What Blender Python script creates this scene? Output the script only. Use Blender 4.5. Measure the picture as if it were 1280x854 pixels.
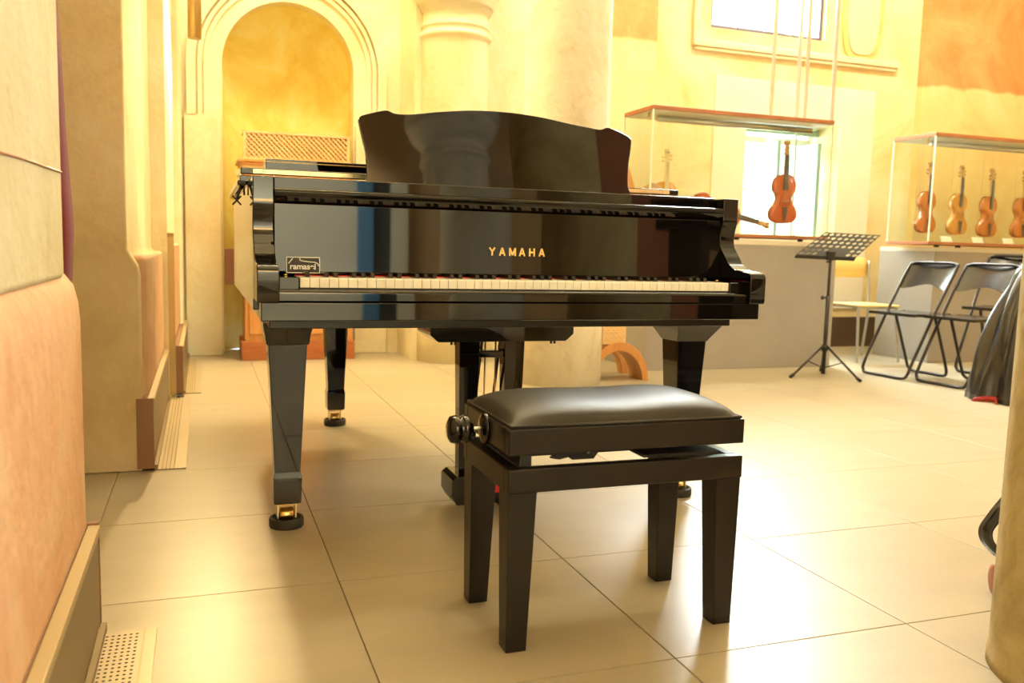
import bpy, bmesh, math, random
from mathutils import Vector, Matrix
random.seed(7)
D = bpy.data
for o in list(D.objects): D.objects.remove(o, do_unlink=True)
scene = bpy.context.scene
COL = scene.collection
PI = math.pi
R = math.radians

# ---------------------------------------------------------------- camera
RY = R(19.6)                      # the room's walls and floor tiles are turned by this angle
CR, SR = math.cos(RY), math.sin(RY)
def W(r, s, z=0.0):               # room coordinates (r along back wall, s towards it) -> world
    return Vector((r*CR - s*SR, r*SR + s*CR, z))
cam_d = D.cameras.new('camera'); cam = D.objects.new('camera', cam_d); COL.objects.link(cam)
pitch, roll = 0.1076, 0.0259
fw = Vector((0, math.cos(pitch), -math.sin(pitch))); up = Vector((0, math.sin(pitch), math.cos(pitch))); rt = Vector((1, 0, 0))
r_ = math.cos(roll)*rt + math.sin(roll)*up; u_ = -math.sin(roll)*rt + math.cos(roll)*up
cam.matrix_world = Matrix(((r_.x, u_.x, -fw.x, 0), (r_.y, u_.y, -fw.y, 0), (r_.z, u_.z, -fw.z, 0.833), (0, 0, 0, 1)))
cam_d.sensor_width = 36; cam_d.lens = 36*1090.2/1280; cam_d.clip_start = .05
cam_d.dof.use_dof = True; cam_d.dof.focus_distance = 2.35; cam_d.dof.aperture_fstop = 4.5
scene.camera = cam

# ---------------------------------------------------------------- world, lights, exposure
wd = D.worlds.new('sky'); scene.world = wd; wd.use_nodes = True
wd.node_tree.nodes['Background'].inputs[0].default_value = (.9, .95, 1, 1)
wd.node_tree.nodes['Background'].inputs[1].default_value = 3.0
vs = scene.view_settings
vs.view_transform = 'Standard'; vs.look = 'None'; vs.gamma = 1; vs.exposure = -0.28; vs.use_curve_mapping = False

def area(name, r, s, z, w, h, power, color, direction, spread=180):
    l = D.lights.new(name, 'AREA'); l.shape = 'RECTANGLE'; l.size = w; l.size_y = h; l.energy = power; l.color = color
    l.spread = R(spread)
    o = D.objects.new(name, l); COL.objects.link(o); o.location = W(r, s, z)
    dv = W(*direction); o.rotation_euler = dv.to_track_quat('-Z', 'Y').to_euler()
    return o
DAY = (.93, .96, 1.0); WARM = (1.0, .72, .34)
area('daylight_upper_window', 4.63, 7.60, 3.9, 2.2, 3.2, 4200, DAY, (-.10, -1, -.35))
area('daylight_lower_window', 4.93, 7.50, 1.5, 1.5, 1.5, 300, DAY, (0, -1, 0))
area('fill_rear_right', 8.75, -3.1, 4.3, 2.4, 1.9, 260, (1, .97, .9), (-1, 0, -.25))  # added fill light, shines in through an invented opening in the right wall
area('fill_rear_wall', .6, -3.7, 4.6, 1.6, .5, 850, (1, .92, .70), (0, -.45, -.9), 110)  # added fill, brightens the rear wall mirrored in the piano
area('fill_overhead', 1.6, 2.2, 5.3, 3.0, 4.0, 110, (1, .74, .36), (0, 0, -1))  # added soft warm fill from above, no fixture behind it
area('fill_niche_wall', .9, 4.9, 5.2, 1.6, .4, 210, (1, .86, .54), (0, .55, -.8))  # added fill that brightens the niche bay of the back wall
area('fill_window_wall', 5.0, 4.6, 5.2, 4.0, .4, 230, (1, .88, .62), (0, .55, -.8))  # added fill that brightens the back wall around the windows

# ---------------------------------------------------------------- materials
def mat(name, col, rough=.5, metal=0, col2=None, scale=6, bump=0, bscale=60, spec=None, coat=0, detail=6, stretch=None, thr=(.35, .65), ior=None, emis=None, sheen=0):
    m = D.materials.new(name); m.use_nodes = True; nt = m.node_tree; b = nt.nodes['Principled BSDF']
    b.inputs['Base Color'].default_value = (*col, 1); b.inputs['Roughness'].default_value = rough; b.inputs['Metallic'].default_value = metal
    if ior: b.inputs['IOR'].default_value = ior
    if coat: b.inputs['Coat Weight'].default_value = coat; b.inputs['Coat Roughness'].default_value = .03
    if sheen: b.inputs['Sheen Weight'].default_value = sheen
    if emis: b.inputs['Emission Color'].default_value = (*col, 1); b.inputs['Emission Strength'].default_value = emis
    tc = nt.nodes.new('ShaderNodeTexCoord'); mp = nt.nodes.new('ShaderNodeMapping'); nt.links.new(tc.outputs['Object'], mp.inputs[0])
    if stretch: mp.inputs['Scale'].default_value = stretch
    if col2:
        n = nt.nodes.new('ShaderNodeTexNoise'); n.inputs['Scale'].default_value = scale; n.inputs['Detail'].default_value = detail; n.inputs['Roughness'].default_value = .62
        nt.links.new(mp.outputs[0], n.inputs['Vector'])
        r = nt.nodes.new('ShaderNodeValToRGB'); r.color_ramp.elements[0].position = thr[0]; r.color_ramp.elements[1].position = thr[1]
        r.color_ramp.elements[0].color = (*col, 1); r.color_ramp.elements[1].color = (*col2, 1)
        nt.links.new(n.outputs[0], r.inputs[0]); nt.links.new(r.outputs[0], b.inputs['Base Color'])
    if bump:
        n2 = nt.nodes.new('ShaderNodeTexNoise'); n2.inputs['Scale'].default_value = bscale; n2.inputs['Detail'].default_value = 5
        nt.links.new(mp.outputs[0], n2.inputs['Vector'])
        bp = nt.nodes.new('ShaderNodeBump'); bp.inputs['Strength'].default_value = bump; bp.inputs['Distance'].default_value = .01
        nt.links.new(n2.outputs[0], bp.inputs['Height']); nt.links.new(bp.outputs[0], b.inputs['Normal'])
    return m
def plaster(name, cols, zsplit=None, upper=None, scale=1.6, bump=.25, wob=.12):
    """old limewash: three mottled tones; above zsplit (a ragged painted edge) another set of tones"""
    m = D.materials.new(name); m.use_nodes = True; nt = m.node_tree; b = nt.nodes['Principled BSDF']; b.inputs['Roughness'].default_value = .88
    b.inputs['Specular IOR Level'].default_value = .25
    L = nt.links.new
    tc = nt.nodes.new('ShaderNodeTexCoord')
    def layer(cols):
        n = nt.nodes.new('ShaderNodeTexNoise'); n.inputs['Scale'].default_value = scale; n.inputs['Detail'].default_value = 9; n.inputs['Roughness'].default_value = .66; n.inputs['Distortion'].default_value = .6
        L(tc.outputs['Object'], n.inputs['Vector'])
        r = nt.nodes.new('ShaderNodeValToRGB'); e = r.color_ramp.elements
        e[0].position = .34; e[0].color = (*cols[0], 1); e[1].position = .66; e[1].color = (*cols[-1], 1)
        for i, c in enumerate(cols[1:-1]):
            q = e.new(.34 + .32*(i+1)/(len(cols)-1)); q.color = (*c, 1)
        L(n.outputs[0], r.inputs[0]); return r.outputs[0]
    out = layer(cols)
    if zsplit is not None:
        o2 = layer(upper)
        sx = nt.nodes.new('ShaderNodeSeparateXYZ'); L(tc.outputs['Object'], sx.inputs[0])
        n = nt.nodes.new('ShaderNodeTexNoise'); n.inputs['Scale'].default_value = 5; n.inputs['Detail'].default_value = 8; L(tc.outputs['Object'], n.inputs['Vector'])
        ma = nt.nodes.new('ShaderNodeMath'); ma.operation = 'MULTIPLY_ADD'; L(n.outputs[0], ma.inputs[0]); ma.inputs[1].default_value = wob; L(sx.outputs[2], ma.inputs[2])
        mr = nt.nodes.new('ShaderNodeMapRange'); mr.inputs[1].default_value = zsplit+wob*.5-.015; mr.inputs[2].default_value = zsplit+wob*.5+.015; L(ma.outputs[0], mr.inputs[0])
        mx = nt.nodes.new('ShaderNodeMix'); mx.data_type = 'RGBA'; L(mr.outputs[0], mx.inputs[0]); L(out, mx.inputs[6]); L(o2, mx.inputs[7]); out = mx.outputs[2]
    L(out, b.inputs['Base Color'])
    n2 = nt.nodes.new('ShaderNodeTexNoise'); n2.inputs['Scale'].default_value = 22; n2.inputs['Detail'].default_value = 8; L(tc.outputs['Object'], n2.inputs['Vector'])
    bp = nt.nodes.new('ShaderNodeBump'); bp.inputs['Strength'].default_value = bump; bp.inputs['Distance'].default_value = .02
    L(n2.outputs[0], bp.inputs['Height']); L(bp.outputs[0], b.inputs['Normal'])
    return m
def clear_glass(name, tint=(.97, 1, .98), refl=.06):
    m = D.materials.new(name); m.use_nodes = True; nt = m.node_tree; nt.nodes.clear()
    out = nt.nodes.new('ShaderNodeOutputMaterial'); t = nt.nodes.new('ShaderNodeBsdfTransparent'); t.inputs[0].default_value = (*tint, 1)
    g = nt.nodes.new('ShaderNodeBsdfGlossy'); g.inputs['Roughness'].default_value = .02
    lw = nt.nodes.new('ShaderNodeLayerWeight'); lw.inputs[0].default_value = .5
    pw = nt.nodes.new('ShaderNodeMath'); pw.operation = 'POWER'; pw.inputs[1].default_value = 4; nt.links.new(lw.outputs['Facing'], pw.inputs[0])
    f = nt.nodes.new('ShaderNodeMath'); f.operation = 'MULTIPLY_ADD'; f.inputs[1].default_value = .5; f.inputs[2].default_value = .02; nt.links.new(pw.outputs[0], f.inputs[0])
    mx = nt.nodes.new('ShaderNodeMixShader'); nt.links.new(f.outputs[0], mx.inputs[0]); nt.links.new(t.outputs[0], mx.inputs[1]); nt.links.new(g.outputs[0], mx.inputs[2]); nt.links.new(mx.outputs[0], out.inputs[0])
    return m

M = {}
M['floor'] = [mat('tile_%d' % i, c, .36, col2=tuple(x*.90 for x in c), scale=2.2, bump=.05, bscale=40, stretch=(1, 3.5, 1), ior=1.5) for i, c in enumerate([(.40, .345, .24), (.41, .355, .25), (.39, .337, .235)])]
M['grout'] = mat('grout', (.30, .24, .16), .9)
M['ochre'] = plaster('ochre_plaster', [(.72, .44, .14), (.80, .56, .22), (.84, .68, .36)])
M['cream'] = plaster('cream_plaster', [(.74, .62, .36), (.80, .72, .48), (.82, .78, .60)])
M['niche'] = plaster('niche_plaster', [(.80, .62, .15), (.86, .74, .24), (.88, .82, .44)], scale=2.6)
M['apricot'] = plaster('apricot_plaster', [(.78, .52, .22), (.80, .60, .28), (.80, .66, .36)], 2.42, [(.50, .20, .06), (.58, .28, .10), (.62, .36, .15)], wob=.10)
M['pilaster'] = plaster('pilaster_plaster', [(.78, .56, .25), (.82, .66, .34), (.82, .70, .44)], 2.44, [(.60, .27, .10), (.68, .35, .15), (.70, .43, .20)], wob=.03)
M['windowwall'] = plaster('window_wall_plaster', [(.76, .54, .22), (.82, .68, .38), (.84, .76, .52)], scale=1.3)
M['pier'] = plaster('pier_plaster', [(.47, .41, .23), (.53, .47, .28), (.57, .52, .34)], scale=2.2)
M['pierdark'] = plaster('pier_face_plaster', [(.60, .46, .24), (.68, .54, .31), (.72, .60, .38)], scale=2.8, bump=.22)
M['pink'] = plaster('pink_plaster', [(.54, .31, .17), (.60, .37, .22), (.62, .44, .27)], scale=3.0, bump=.35)
M['column'] = plaster('column_plaster', [(.62, .54, .40), (.76, .70, .56), (.80, .75, .64)], scale=3.2)
M['pillar'] = plaster('pillar_plaster', [(.36, .28, .12), (.50, .40, .20), (.58, .48, .28)], scale=5)
M['grey'] = mat('grey_plinth', (.34, .32, .30), .6, col2=(.38, .36, .34), scale=1.5)
M['white'] = mat('white_paint', (.93, .92, .89), .5)
M['offwhite'] = mat('offwhite', (.80, .76, .66), .6)
M['rear'] = mat('rear_wall', (.84, .83, .72), .8, col2=(.78, .77, .66), scale=3)
M['blue'] = mat('blue_door', (.10, .30, .62), .6)
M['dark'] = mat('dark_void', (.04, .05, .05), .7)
M['brownwall'] = plaster('brown_plaster', [(.42, .26, .12), (.50, .33, .16), (.52, .38, .22)], scale=1.4)
M['redwall'] = plaster('red_plaster', [(.36, .13, .06), (.42, .17, .08), (.46, .2, .1)], scale=2)
M['black'] = mat('piano_black', (.003, .0025, .002), .03, ior=1.52)
M['blacksoft'] = mat('satin_black', (.006, .0045, .003), .28, ior=1.42, bump=.02, bscale=90)
M['blackmatte'] = mat('matte_black', (.014, .013, .012), .55)
M['leather'] = mat('bench_leather', (.012, .010, .008), .44, ior=1.45, bump=.10, bscale=420)
M['ivory'] = mat('white_key', (.92, .90, .80), .25)
M['ebony'] = mat('black_key', (.01, .009, .008), .25)
M['brass'] = mat('brass', (.80, .55, .20), .22, 1)
M['brassdull'] = mat('brushed_brass', (.50, .36, .16), .45, 1, bump=.05, bscale=200)
M['brasspale'] = mat('hinge_brass', (.92, .80, .48), .35, 1)
M['gold'] = mat('gold_letters', (.90, .62, .22), .4, .3)
M['red'] = mat('red_felt', (.55, .02, .015), .9)
M['redlining'] = mat('red_lining', (.30, .015, .012), .7)
M['rubber'] = mat('rubber', (.012, .011, .010), .6)
M['steel'] = mat('steel', (.55, .54, .52), .3, 1)
M['chairmetal'] = mat('dark_tube', (.05, .045, .045), .3, .7)
M['vinyl'] = mat('black_vinyl', (.016, .015, .016), .2, ior=1.6)
M['cover'] = mat('cover_vinyl', (.012, .012, .014), .30, ior=1.7, bump=.12, bscale=30)
M['woodlid'] = mat('red_brown_wood', (.34, .12, .045), .45, col2=(.42, .17, .07), scale=6, stretch=(1, 8, 8))
M['wood'] = mat('orange_wood', (.58, .26, .07), .4, col2=(.66, .33, .11), scale=5, stretch=(6, 6, 1))
M['woodlight'] = mat('light_wood', (.74, .50, .24), .5, col2=(.80, .58, .30), scale=8, stretch=(1, 6, 6))
M['woodplinth'] = mat('plinth_wood', (.36, .11, .03), .45, col2=(.42, .15, .05), scale=5, stretch=(1, 6, 6))
M['birch'] = mat('birch_ply', (.80, .56, .18), .45, col2=(.84, .62, .25), scale=7, stretch=(1, 6, 6))
M['brownbox'] = mat('brown_board', (.12, .045, .018), .55)
M['baseboard'] = mat('dark_baseboard', (.08, .045, .02), .6)
M['skirting'] = mat('skirting_metal', (.20, .145, .075), .42, .35, bump=.05, bscale=60, stretch=(1, .1, 1))
M['skirtlight'] = mat('skirting_trim', (.40, .31, .17), .45, .2)
M['skirtwood'] = mat('skirting_end', (.22, .11, .055), .6)
M['grate'] = mat('grate_metal', (.42, .35, .24), .4, .4)
M['hole'] = mat('hole_dark', (.03, .022, .012), .9)
M['curtain'] = mat('red_curtain', (.15, .004, .008), .75, sheen=.15)
M['glassgreen'] = mat('dark_glass', (.03, .05, .03), .12, col2=(.12, .12, .06), scale=14)
M['paper'] = mat('paper', (.88, .87, .82), .7)
M['teal'] = mat('teal_frame', (.25, .38, .36), .5)
M['leaded'] = mat('lead_frame', (.10, .09, .12), .5)
M['lectern'] = mat('lectern_black', (.012, .011, .01), .4)
M['vio1'] = mat('violin_orange', (.62, .20, .035), .22, col2=(.50, .13, .02), scale=5, coat=.5)
M['vio2'] = mat('violin_red', (.52, .09, .025), .22, col2=(.60, .14, .04), scale=5, coat=.5)
M['vio3'] = mat('violin_amber', (.72, .34, .06), .25, col2=(.64, .26, .04), scale=5, coat=.5)
M['viobrown'] = mat('brown_shell', (.34, .17, .06), .4, coat=.3)
M['maple'] = mat('maple_neck', (.62, .36, .14), .4)
M['boneneck'] = mat('pale_neck', (.82, .68, .42), .4)
M['fingerb'] = mat('ebony_board', (.10, .085, .08), .45)
M['glass'] = clear_glass('case_glass')
M['glassedge'] = mat('glass_edge', (.78, .86, .76), .2)
M['pane'] = clear_glass('window_pane')
M['leatherbrown'] = mat('brown_leather', (.40, .13, .04), .5)

# ---------------------------------------------------------------- mesh helpers
class MB:
    def __init__(self): self.v = []; self.f = []; self.sm = []
    def add(self, v, f, smooth=False):
        n = len(self.v); self.v += [tuple(p) for p in v]; self.f += [tuple(i+n for i in q) for q in f]; self.sm += [smooth]*len(f); return self
    def box(self, x0, x1, y0, y1, z0, z1, m=None):
        v = [Vector(p) for p in ((x0,y0,z0),(x1,y0,z0),(x1,y1,z0),(x0,y1,z0),(x0,y0,z1),(x1,y0,z1),(x1,y1,z1),(x0,y1,z1))]
        if m: v = [m @ p for p in v]
        return self.add(v, [(0,3,2,1),(4,5,6,7),(0,1,5,4),(1,2,6,5),(2,3,7,6),(3,0,4,7)])
    def taper(self, c0, a0, b0, z0, c1, a1, b1, z1):       # square-section frustum
        v = []
        for (cx, cy), a, b, z in ((c0, a0, b0, z0), (c1, a1, b1, z1)):
            v += [(cx-a, cy-b, z), (cx+a, cy-b, z), (cx+a, cy+b, z), (cx-a, cy+b, z)]
        return self.add(v, [(0,3,2,1),(4,5,6,7),(0,1,5,4),(1,2,6,5),(2,3,7,6),(3,0,4,7)])
    def stack(self, cx, cy, secs):                          # square sections (half a, half b, z) lofted
        v = []; f = []
        for a, b, z in secs: v += [(cx-a, cy-b, z), (cx+a, cy-b, z), (cx+a, cy+b, z), (cx-a, cy+b, z)]
        n = len(secs)
        for k in range(n-1):
            for j in range(4): f.append((4*k+j, 4*k+(j+1) % 4, 4*k+4+(j+1) % 4, 4*k+4+j))
        f += [(3, 2, 1, 0), tuple(4*(n-1)+j for j in range(4))]
        return self.add(v, f)
    def prism(self, poly, lo, hi, axis='z', m=None, smooth=False):     # poly 2D; axis of extrusion
        def P(a, b, c): return {'z': (a, b, c), 'x': (c, a, b), 'y': (a, c, b)}[axis]
        n = len(poly); v = [Vector(P(a, b, lo)) for a, b in poly] + [Vector(P(a, b, hi)) for a, b in poly]
        if m: v = [m @ p for p in v]
        self.add(v, [tuple(range(n-1, -1, -1)), tuple(range(n, 2*n))])
        base = len(self.v) - 2*n
        for i in range(n):
            j = (i+1) % n; self.f.append((base+i, base+j, base+n+j, base+n+i)); self.sm.append(smooth)
        return self
    def lathe(self, prof, c=(0, 0, 0), n=24, m=None, a0=0, a1=2*PI):
        full = abs(a1-a0-2*PI) < 1e-6; k = n if full else n+1; v = []; f = []
        for r, z in prof:
            for i in range(k):
                a = a0+(a1-a0)*i/n; p = Vector((r*math.cos(a), r*math.sin(a), z))
                if m: p = m @ p
                v.append(p+Vector(c))
        for j in range(len(prof)-1):
            for i in range(n):
                i2 = (i+1) % k; f.append((j*k+i, j*k+i2, (j+1)*k+i2, (j+1)*k+i))
        if full:
            if prof[0][0] > 1e-5: f.append(tuple(range(k-1, -1, -1)))
            if prof[-1][0] > 1e-5: f.append(tuple((len(prof)-1)*k+i for i in range(k)))
        return self.add(v, f, True)
    def tube(self, pts, r, n=10, closed=False):
        pts = [Vector(p) for p in pts]; v = []; f = []; up0 = None; N = len(pts)
        for i, p in enumerate(pts):
            if closed: t = (pts[(i+1) % N]-pts[i-1]).normalized()
            else: t = (pts[min(i+1, N-1)]-pts[max(i-1, 0)]).normalized()
            if up0 is None:
                up0 = Vector((0, 0, 1)) if abs(t.z) < .9 else Vector((0, 1, 0))
            a = t.cross(up0)
            if a.length < 1e-4: a = t.cross(Vector((1, 0, 0)))
            a.normalize(); b = a.cross(t).normalized(); up0 = b
            rr = r[i] if isinstance(r, (list, tuple)) else r
            for j in range(n):
                w = 2*PI*j/n; v.append(p+a*math.cos(w)*rr+b*math.sin(w)*rr)
        for i in range(N if closed else N-1):
            i2 = (i+1) % N
            for j in range(n): f.append((i*n+j, i*n+(j+1) % n, i2*n+(j+1) % n, i2*n+j))
        if not closed: f += [tuple(range(n-1, -1, -1)), tuple((N-1)*n+j for j in range(n))]
        return self.add(v, f, True)
    def ball(self, c, r, n=12, sc=(1, 1, 1)):
        prof = [(math.sin(PI*i/(n//2+2)), -math.cos(PI*i/(n//2+2))) for i in range(n//2+3)]
        return self.lathe([(max(a, 0)*r, b*r) for a, b in prof], c, n, Matrix.Diagonal((*sc, 1)))
    def build(self, name, m, parent=None, loc=(0, 0, 0), rz=0, rot=None, bevel=0, seg=2, smooth=None, weld=False):
        me = D.meshes.new(name); me.from_pydata(self.v, [], self.f)
        me.polygons.foreach_set('use_smooth', self.sm if smooth is None else [smooth]*len(self.f))
        bm = bmesh.new(); bm.from_mesh(me)
        if weld: bmesh.ops.remove_doubles(bm, verts=bm.verts, dist=1e-5)
        bmesh.ops.recalc_face_normals(bm, faces=bm.faces); bm.to_mesh(me); bm.free()
        me.materials.append(m)
        o = D.objects.new(name, me); COL.objects.link(o); o.parent = parent; o.location = loc; o.rotation_euler = rot or (0, 0, rz)
        if bevel:
            me.polygons.foreach_set('use_smooth', [True]*len(me.polygons))
            b = o.modifiers.new('bevel', 'BEVEL'); b.width = bevel; b.segments = seg; b.limit_method = 'ANGLE'; b.angle_limit = R(35); b.harden_normals = True
        return o
def struct(mb, name, m, **k):
    o = mb.build(name, m, rz=RY, **k); o['kind'] = 'structure'; return o
def tag(o, label, cat, group=None):
    o['label'] = label; o['category'] = cat
    if group: o['group'] = group
    return o
def thing(name, label, cat, r, s, z=0, rz=0, group=None, world=None, yaw=RY):
    o = D.objects.new(name, None); COL.objects.link(o); o.empty_display_size = .1
    o.location = world if world else W(r, s, z); o.rotation_euler = (0, 0, yaw+rz)
    return tag(o, label, cat, group)
def copy_tree(o, parent=None):
    c = o.copy(); COL.objects.link(c); c.parent = parent
    for ch in list(o.children): copy_tree(ch, c)
    return c
def cat_smooth(pts, n=6, closed=False):
    out = []; N = len(pts)
    for i in range(N if closed else N-1):
        if closed: p0, p1, p2, p3 = pts[i-1], pts[i], pts[(i+1) % N], pts[(i+2) % N]
        else: p0, p1, p2, p3 = pts[max(i-1, 0)], pts[i], pts[i+1], pts[min(i+2, N-1)]
        for k in range(n):
            t = k/n
            out.append(tuple(.5*((2*p1[d])+(-p0[d]+p2[d])*t+(2*p0[d]-5*p1[d]+4*p2[d]-p3[d])*t*t+(-p0[d]+3*p1[d]-3*p2[d]+p3[d])*t**3) for d in range(len(p1))))
    if not closed: out.append(tuple(pts[-1]))
    return out

# ================================================================= SETTING
# floor: bed plus one tile per slab (0.6 m grid)
fl = struct(MB().box(-2.0, 8.1, -4.7, 7.0, -.12, -.004), 'floor', M['grout'])
tm = []
for k in range(3):
    tmb = MB(); g = .0012; a = .6-g
    tmb.box(g, a, g, a, -.02, 0)
    tm.append(tmb.build('tile', M['floor'][k], fl, loc=(0, 0, 0), bevel=.0012, seg=1))
first = True
tk = 0
for i in range(-4, 13):
    for j in range(-11, 8):
        if i < -1 and not (1 <= j <= 3): continue
        if i == -1 and j < -2: continue
        p = (.309+.6*i, 2.099+.6*j, 0)
        src = tm[(i*7+j*3+random.randint(0, 2)) % 3]
        if tk < 3: o = tm[tk]
        else:
            o = src.copy(); COL.objects.link(o)
        o.location = p; tk += 1

H = 5.5
def wall_open(r0, r1, s0, s1, z0, z1, ops):
    """wall block with rectangular openings (r0,r1,z0,z1) cut right through"""
    mb = MB(); rs = sorted({r0, r1, *[q for o in ops for q in o[:2]]}); zs = sorted({z0, z1, *[q for o in ops for q in o[2:]]})
    for a, b in zip(rs, rs[1:]):
        run = None
        for c, d in zip(zs, zs[1:]):
            if any(o[0] <= a and b <= o[1] and o[2] <= c and d <= o[3] for o in ops): continue
            mb.add([(a,s0,c),(b,s0,c),(b,s0,d),(a,s0,d)], [(0,1,2,3)]); mb.add([(a,s1,c),(b,s1,c),(b,s1,d),(a,s1,d)], [(3,2,1,0)])
    for (a, b, c, d) in list(ops)+[(r0, r1, z0, z1)]:
        mb.add([(a,s0,c),(b,s0,c),(b,s0,d),(a,s0,d),(a,s1,c),(b,s1,c),(b,s1,d),(a,s1,d)], [(0,4,5,1),(1,5,6,2),(2,6,7,3),(3,7,4,0)])
    return mb
# wall_back: arched niche bay
cx, Rn, zs_ = .608, .463, 2.075
mb = MB(); S0, S1 = 6.65, 7.25
arc = [(cx+Rn*math.cos(PI-PI*i/32), zs_+Rn*math.sin(PI-PI*i/32)) for i in range(33)]
L0, R0 = -.30, 1.43
# left and right of opening, then fan above
mb.add([(L0,S0,0),(cx-Rn,S0,0),(cx-Rn,S0,zs_),(L0,S0,zs_)], [(0,1,2,3)])
mb.add([(cx+Rn,S0,0),(R0,S0,0),(R0,S0,zs_),(cx+Rn,S0,zs_)], [(0,1,2,3)])
for i in range(32):
    (a, b), (c, d) = arc[i], arc[i+1]
    def top(x): return L0 if i == 0 and x == 0 else None
    mb.add([(a,S0,b),(c,S0,d),(c,S0,H),(a,S0,H)], [(0,1,2,3)])
mb.add([(L0,S0,zs_),(cx-Rn,S0,zs_),(cx-Rn,S0,H),(L0,S0,H)], [(0,1,2,3)])
mb.add([(cx+Rn,S0,zs_),(R0,S0,zs_),(R0,S0,H),(cx+Rn,S0,H)], [(0,1,2,3)])
mb.box(L0, R0, 7.2, 7.3, 0, H)
struct(mb, 'wall_back', M['cream'])
# niche shell
mb = MB(); Dn = .36; rows = [(0, 1), (.5, 1), (1, 1), (1.5, 1), (zs_, 1)] + [(zs_+Rn*math.sin(PI/2*k/12), max(math.cos(PI/2*k/12), .001)) for k in range(1, 13)]
v = []; n = 28
for z, q in rows:
    for i in range(n+1):
        ph = PI*i/n; v.append((cx-Rn*math.cos(ph)*q, S0+.10+Dn*(math.sin(ph)**.6)*q, z))
f = [(k*(n+1)+i, k*(n+1)+i+1, (k+1)*(n+1)+i+1, (k+1)*(n+1)+i) for k in range(len(rows)-1) for i in range(n)]
mb.add(v, f, True)
struct(mb, 'wall_niche', M['niche'])
mb = MB()    # reveal of the arch
for i in range(32):
    (a, b), (c, d) = arc[i], arc[i+1]; mb.add([(a,S0,b),(a,S0+.11,b),(c,S0+.11,d),(c,S0,d)], [(0,1,2,3)], True)
for x in (cx-Rn, cx+Rn): mb.add([(x,S0,0),(x,S0+.11,0),(x,S0+.11,zs_),(x,S0,zs_)], [(0,1,2,3)])
struct(mb, 'trim_1', M['cream'])
# arch moulding: two flat bands with three ribs on the left jamb and round the arch
mb = MB()
def band(r0, r1, proud, zlow):
    pts = [(PI, zlow)] + [(PI-PI*i/40, None) for i in range(41)] + [(0, zlow)]
    inn, out = [], []
    for a, zz in pts:
        for lst, rr in ((inn, r0), (out, r1)):
            x = cx+rr*math.cos(a); z = zs_+rr*math.sin(a) if zz is None else zz
            lst.append((x, z))
    for i in range(len(pts)-1):
        q = [inn[i], inn[i+1], out[i+1], out[i]]
        vv = [(x, S0-proud, z) for x, z in q]+[(x, S0+.01, z) for x, z in q]
        mb.add(vv, [(0,1,2,3),(7,6,5,4),(0,4,5,1),(2,6,7,3),(0,3,7,4),(1,2,6,5)])
band(.56, .585, .018, 1.70); band(.60, .625, .026, 1.70); band(.64, .70, .040, 1.70)
struct(mb, 'trim_2', M['cream'])
mb = MB().box(cx-.72, cx-Rn-.012, S0-.035, S0+.01, 0, 1.70).box(cx+Rn+.012, cx+.72, S0-.035, S0+.01, 0, 1.70)
struct(mb, 'trim_3', M['cream'], bevel=.006)
# pilaster that carries the half column
struct(MB().box(1.42, 2.28, 6.16, 7.2, 0, H), 'wall_back_pilaster', M['cream'])
def shaft(mb, c, r, h, ring, cap=True, n=40, a0=0, a1=2*PI, base=False):
    p = [(r*1.02, 0), (r*1.01, .3), (r, 1.2), (r*.985, ring-.06), (r*1.0, ring-.045), (r*1.06, ring-.035), (r*1.08, ring-.02), (r*1.06, ring-.004), (r*.99, ring), (r*.99, ring+.03), (r*1.03, ring+.035), (r*1.03, ring+.05), (r*.97, ring+.06)]
    if cap: p += [(r*.97, ring+.14), (r*1.05, ring+.145), (r*1.05, ring+.17), (r*1.10, ring+.172), (r*1.13, ring+.19), (r*1.30, ring+.25), (r*1.36, ring+.29), (r*1.36, ring+.33)]
    p += [(p[-1][0], h)] if not cap else [(r*1.30, ring+.335), (r*1.30, ring+.36), (r*1.46, ring+.365), (r*1.46, ring+.46), (r*1.2, ring+.47), (r*1.2, h)]
    return mb.lathe(p, (*c, 0), n, a0=a0, a1=a1)
o = shaft(MB(), (1.70, 6.13), .238, H, 2.30).build('engaged_column', M['cream'], rz=RY); o['kind'] = 'structure'
o.name = 'trim_4'
struct(MB().box(2.28, 2.62, 6.65, 7.2, 0, H), 'wall_back_bay', M['ochre'])
struct(MB().box(2.62, 3.335, 6.2, 7.2, 0, H), 'wall_back_pier', M['pilaster'])
# window wall
UP = (4.05, 5.21, 2.715, 5.2); LO = (4.44, 5.43, .97, 2.00)
struct(wall_open(3.335, 6.28, 6.6, 7.15, 0, H, [UP, LO]), 'wall_back_windows', M['windowwall'])
struct(MB().box(6.28, 8.1, 6.52, 7.15, 0, H), 'wall_back_end', M['apricot'])
# mouldings: cornice under upper window and upright strip beside it; pale plaster patch round the lower window
struct(MB().box(3.87, 6.02, 6.55, 6.6, 2.545, 2.60).box(3.89, 6.0, 6.565, 6.6, 2.515, 2.545), 'trim_5', M['cream'], bevel=.008)
struct(MB().box(3.87, 3.93, 6.56, 6.6, 2.60, H), 'trim_6', M['cream'], bevel=.008)
mbp = wall_open(4.12, 5.80, 6.585, 6.601, .35, 2.33, [(LO[0]-.0, LO[1]+.0, LO[2], LO[3])])
struct(mbp, 'trim_7', mat('pale_patch', (.83, .75, .58), .85, col2=(.84, .79, .68), scale=2))
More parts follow.
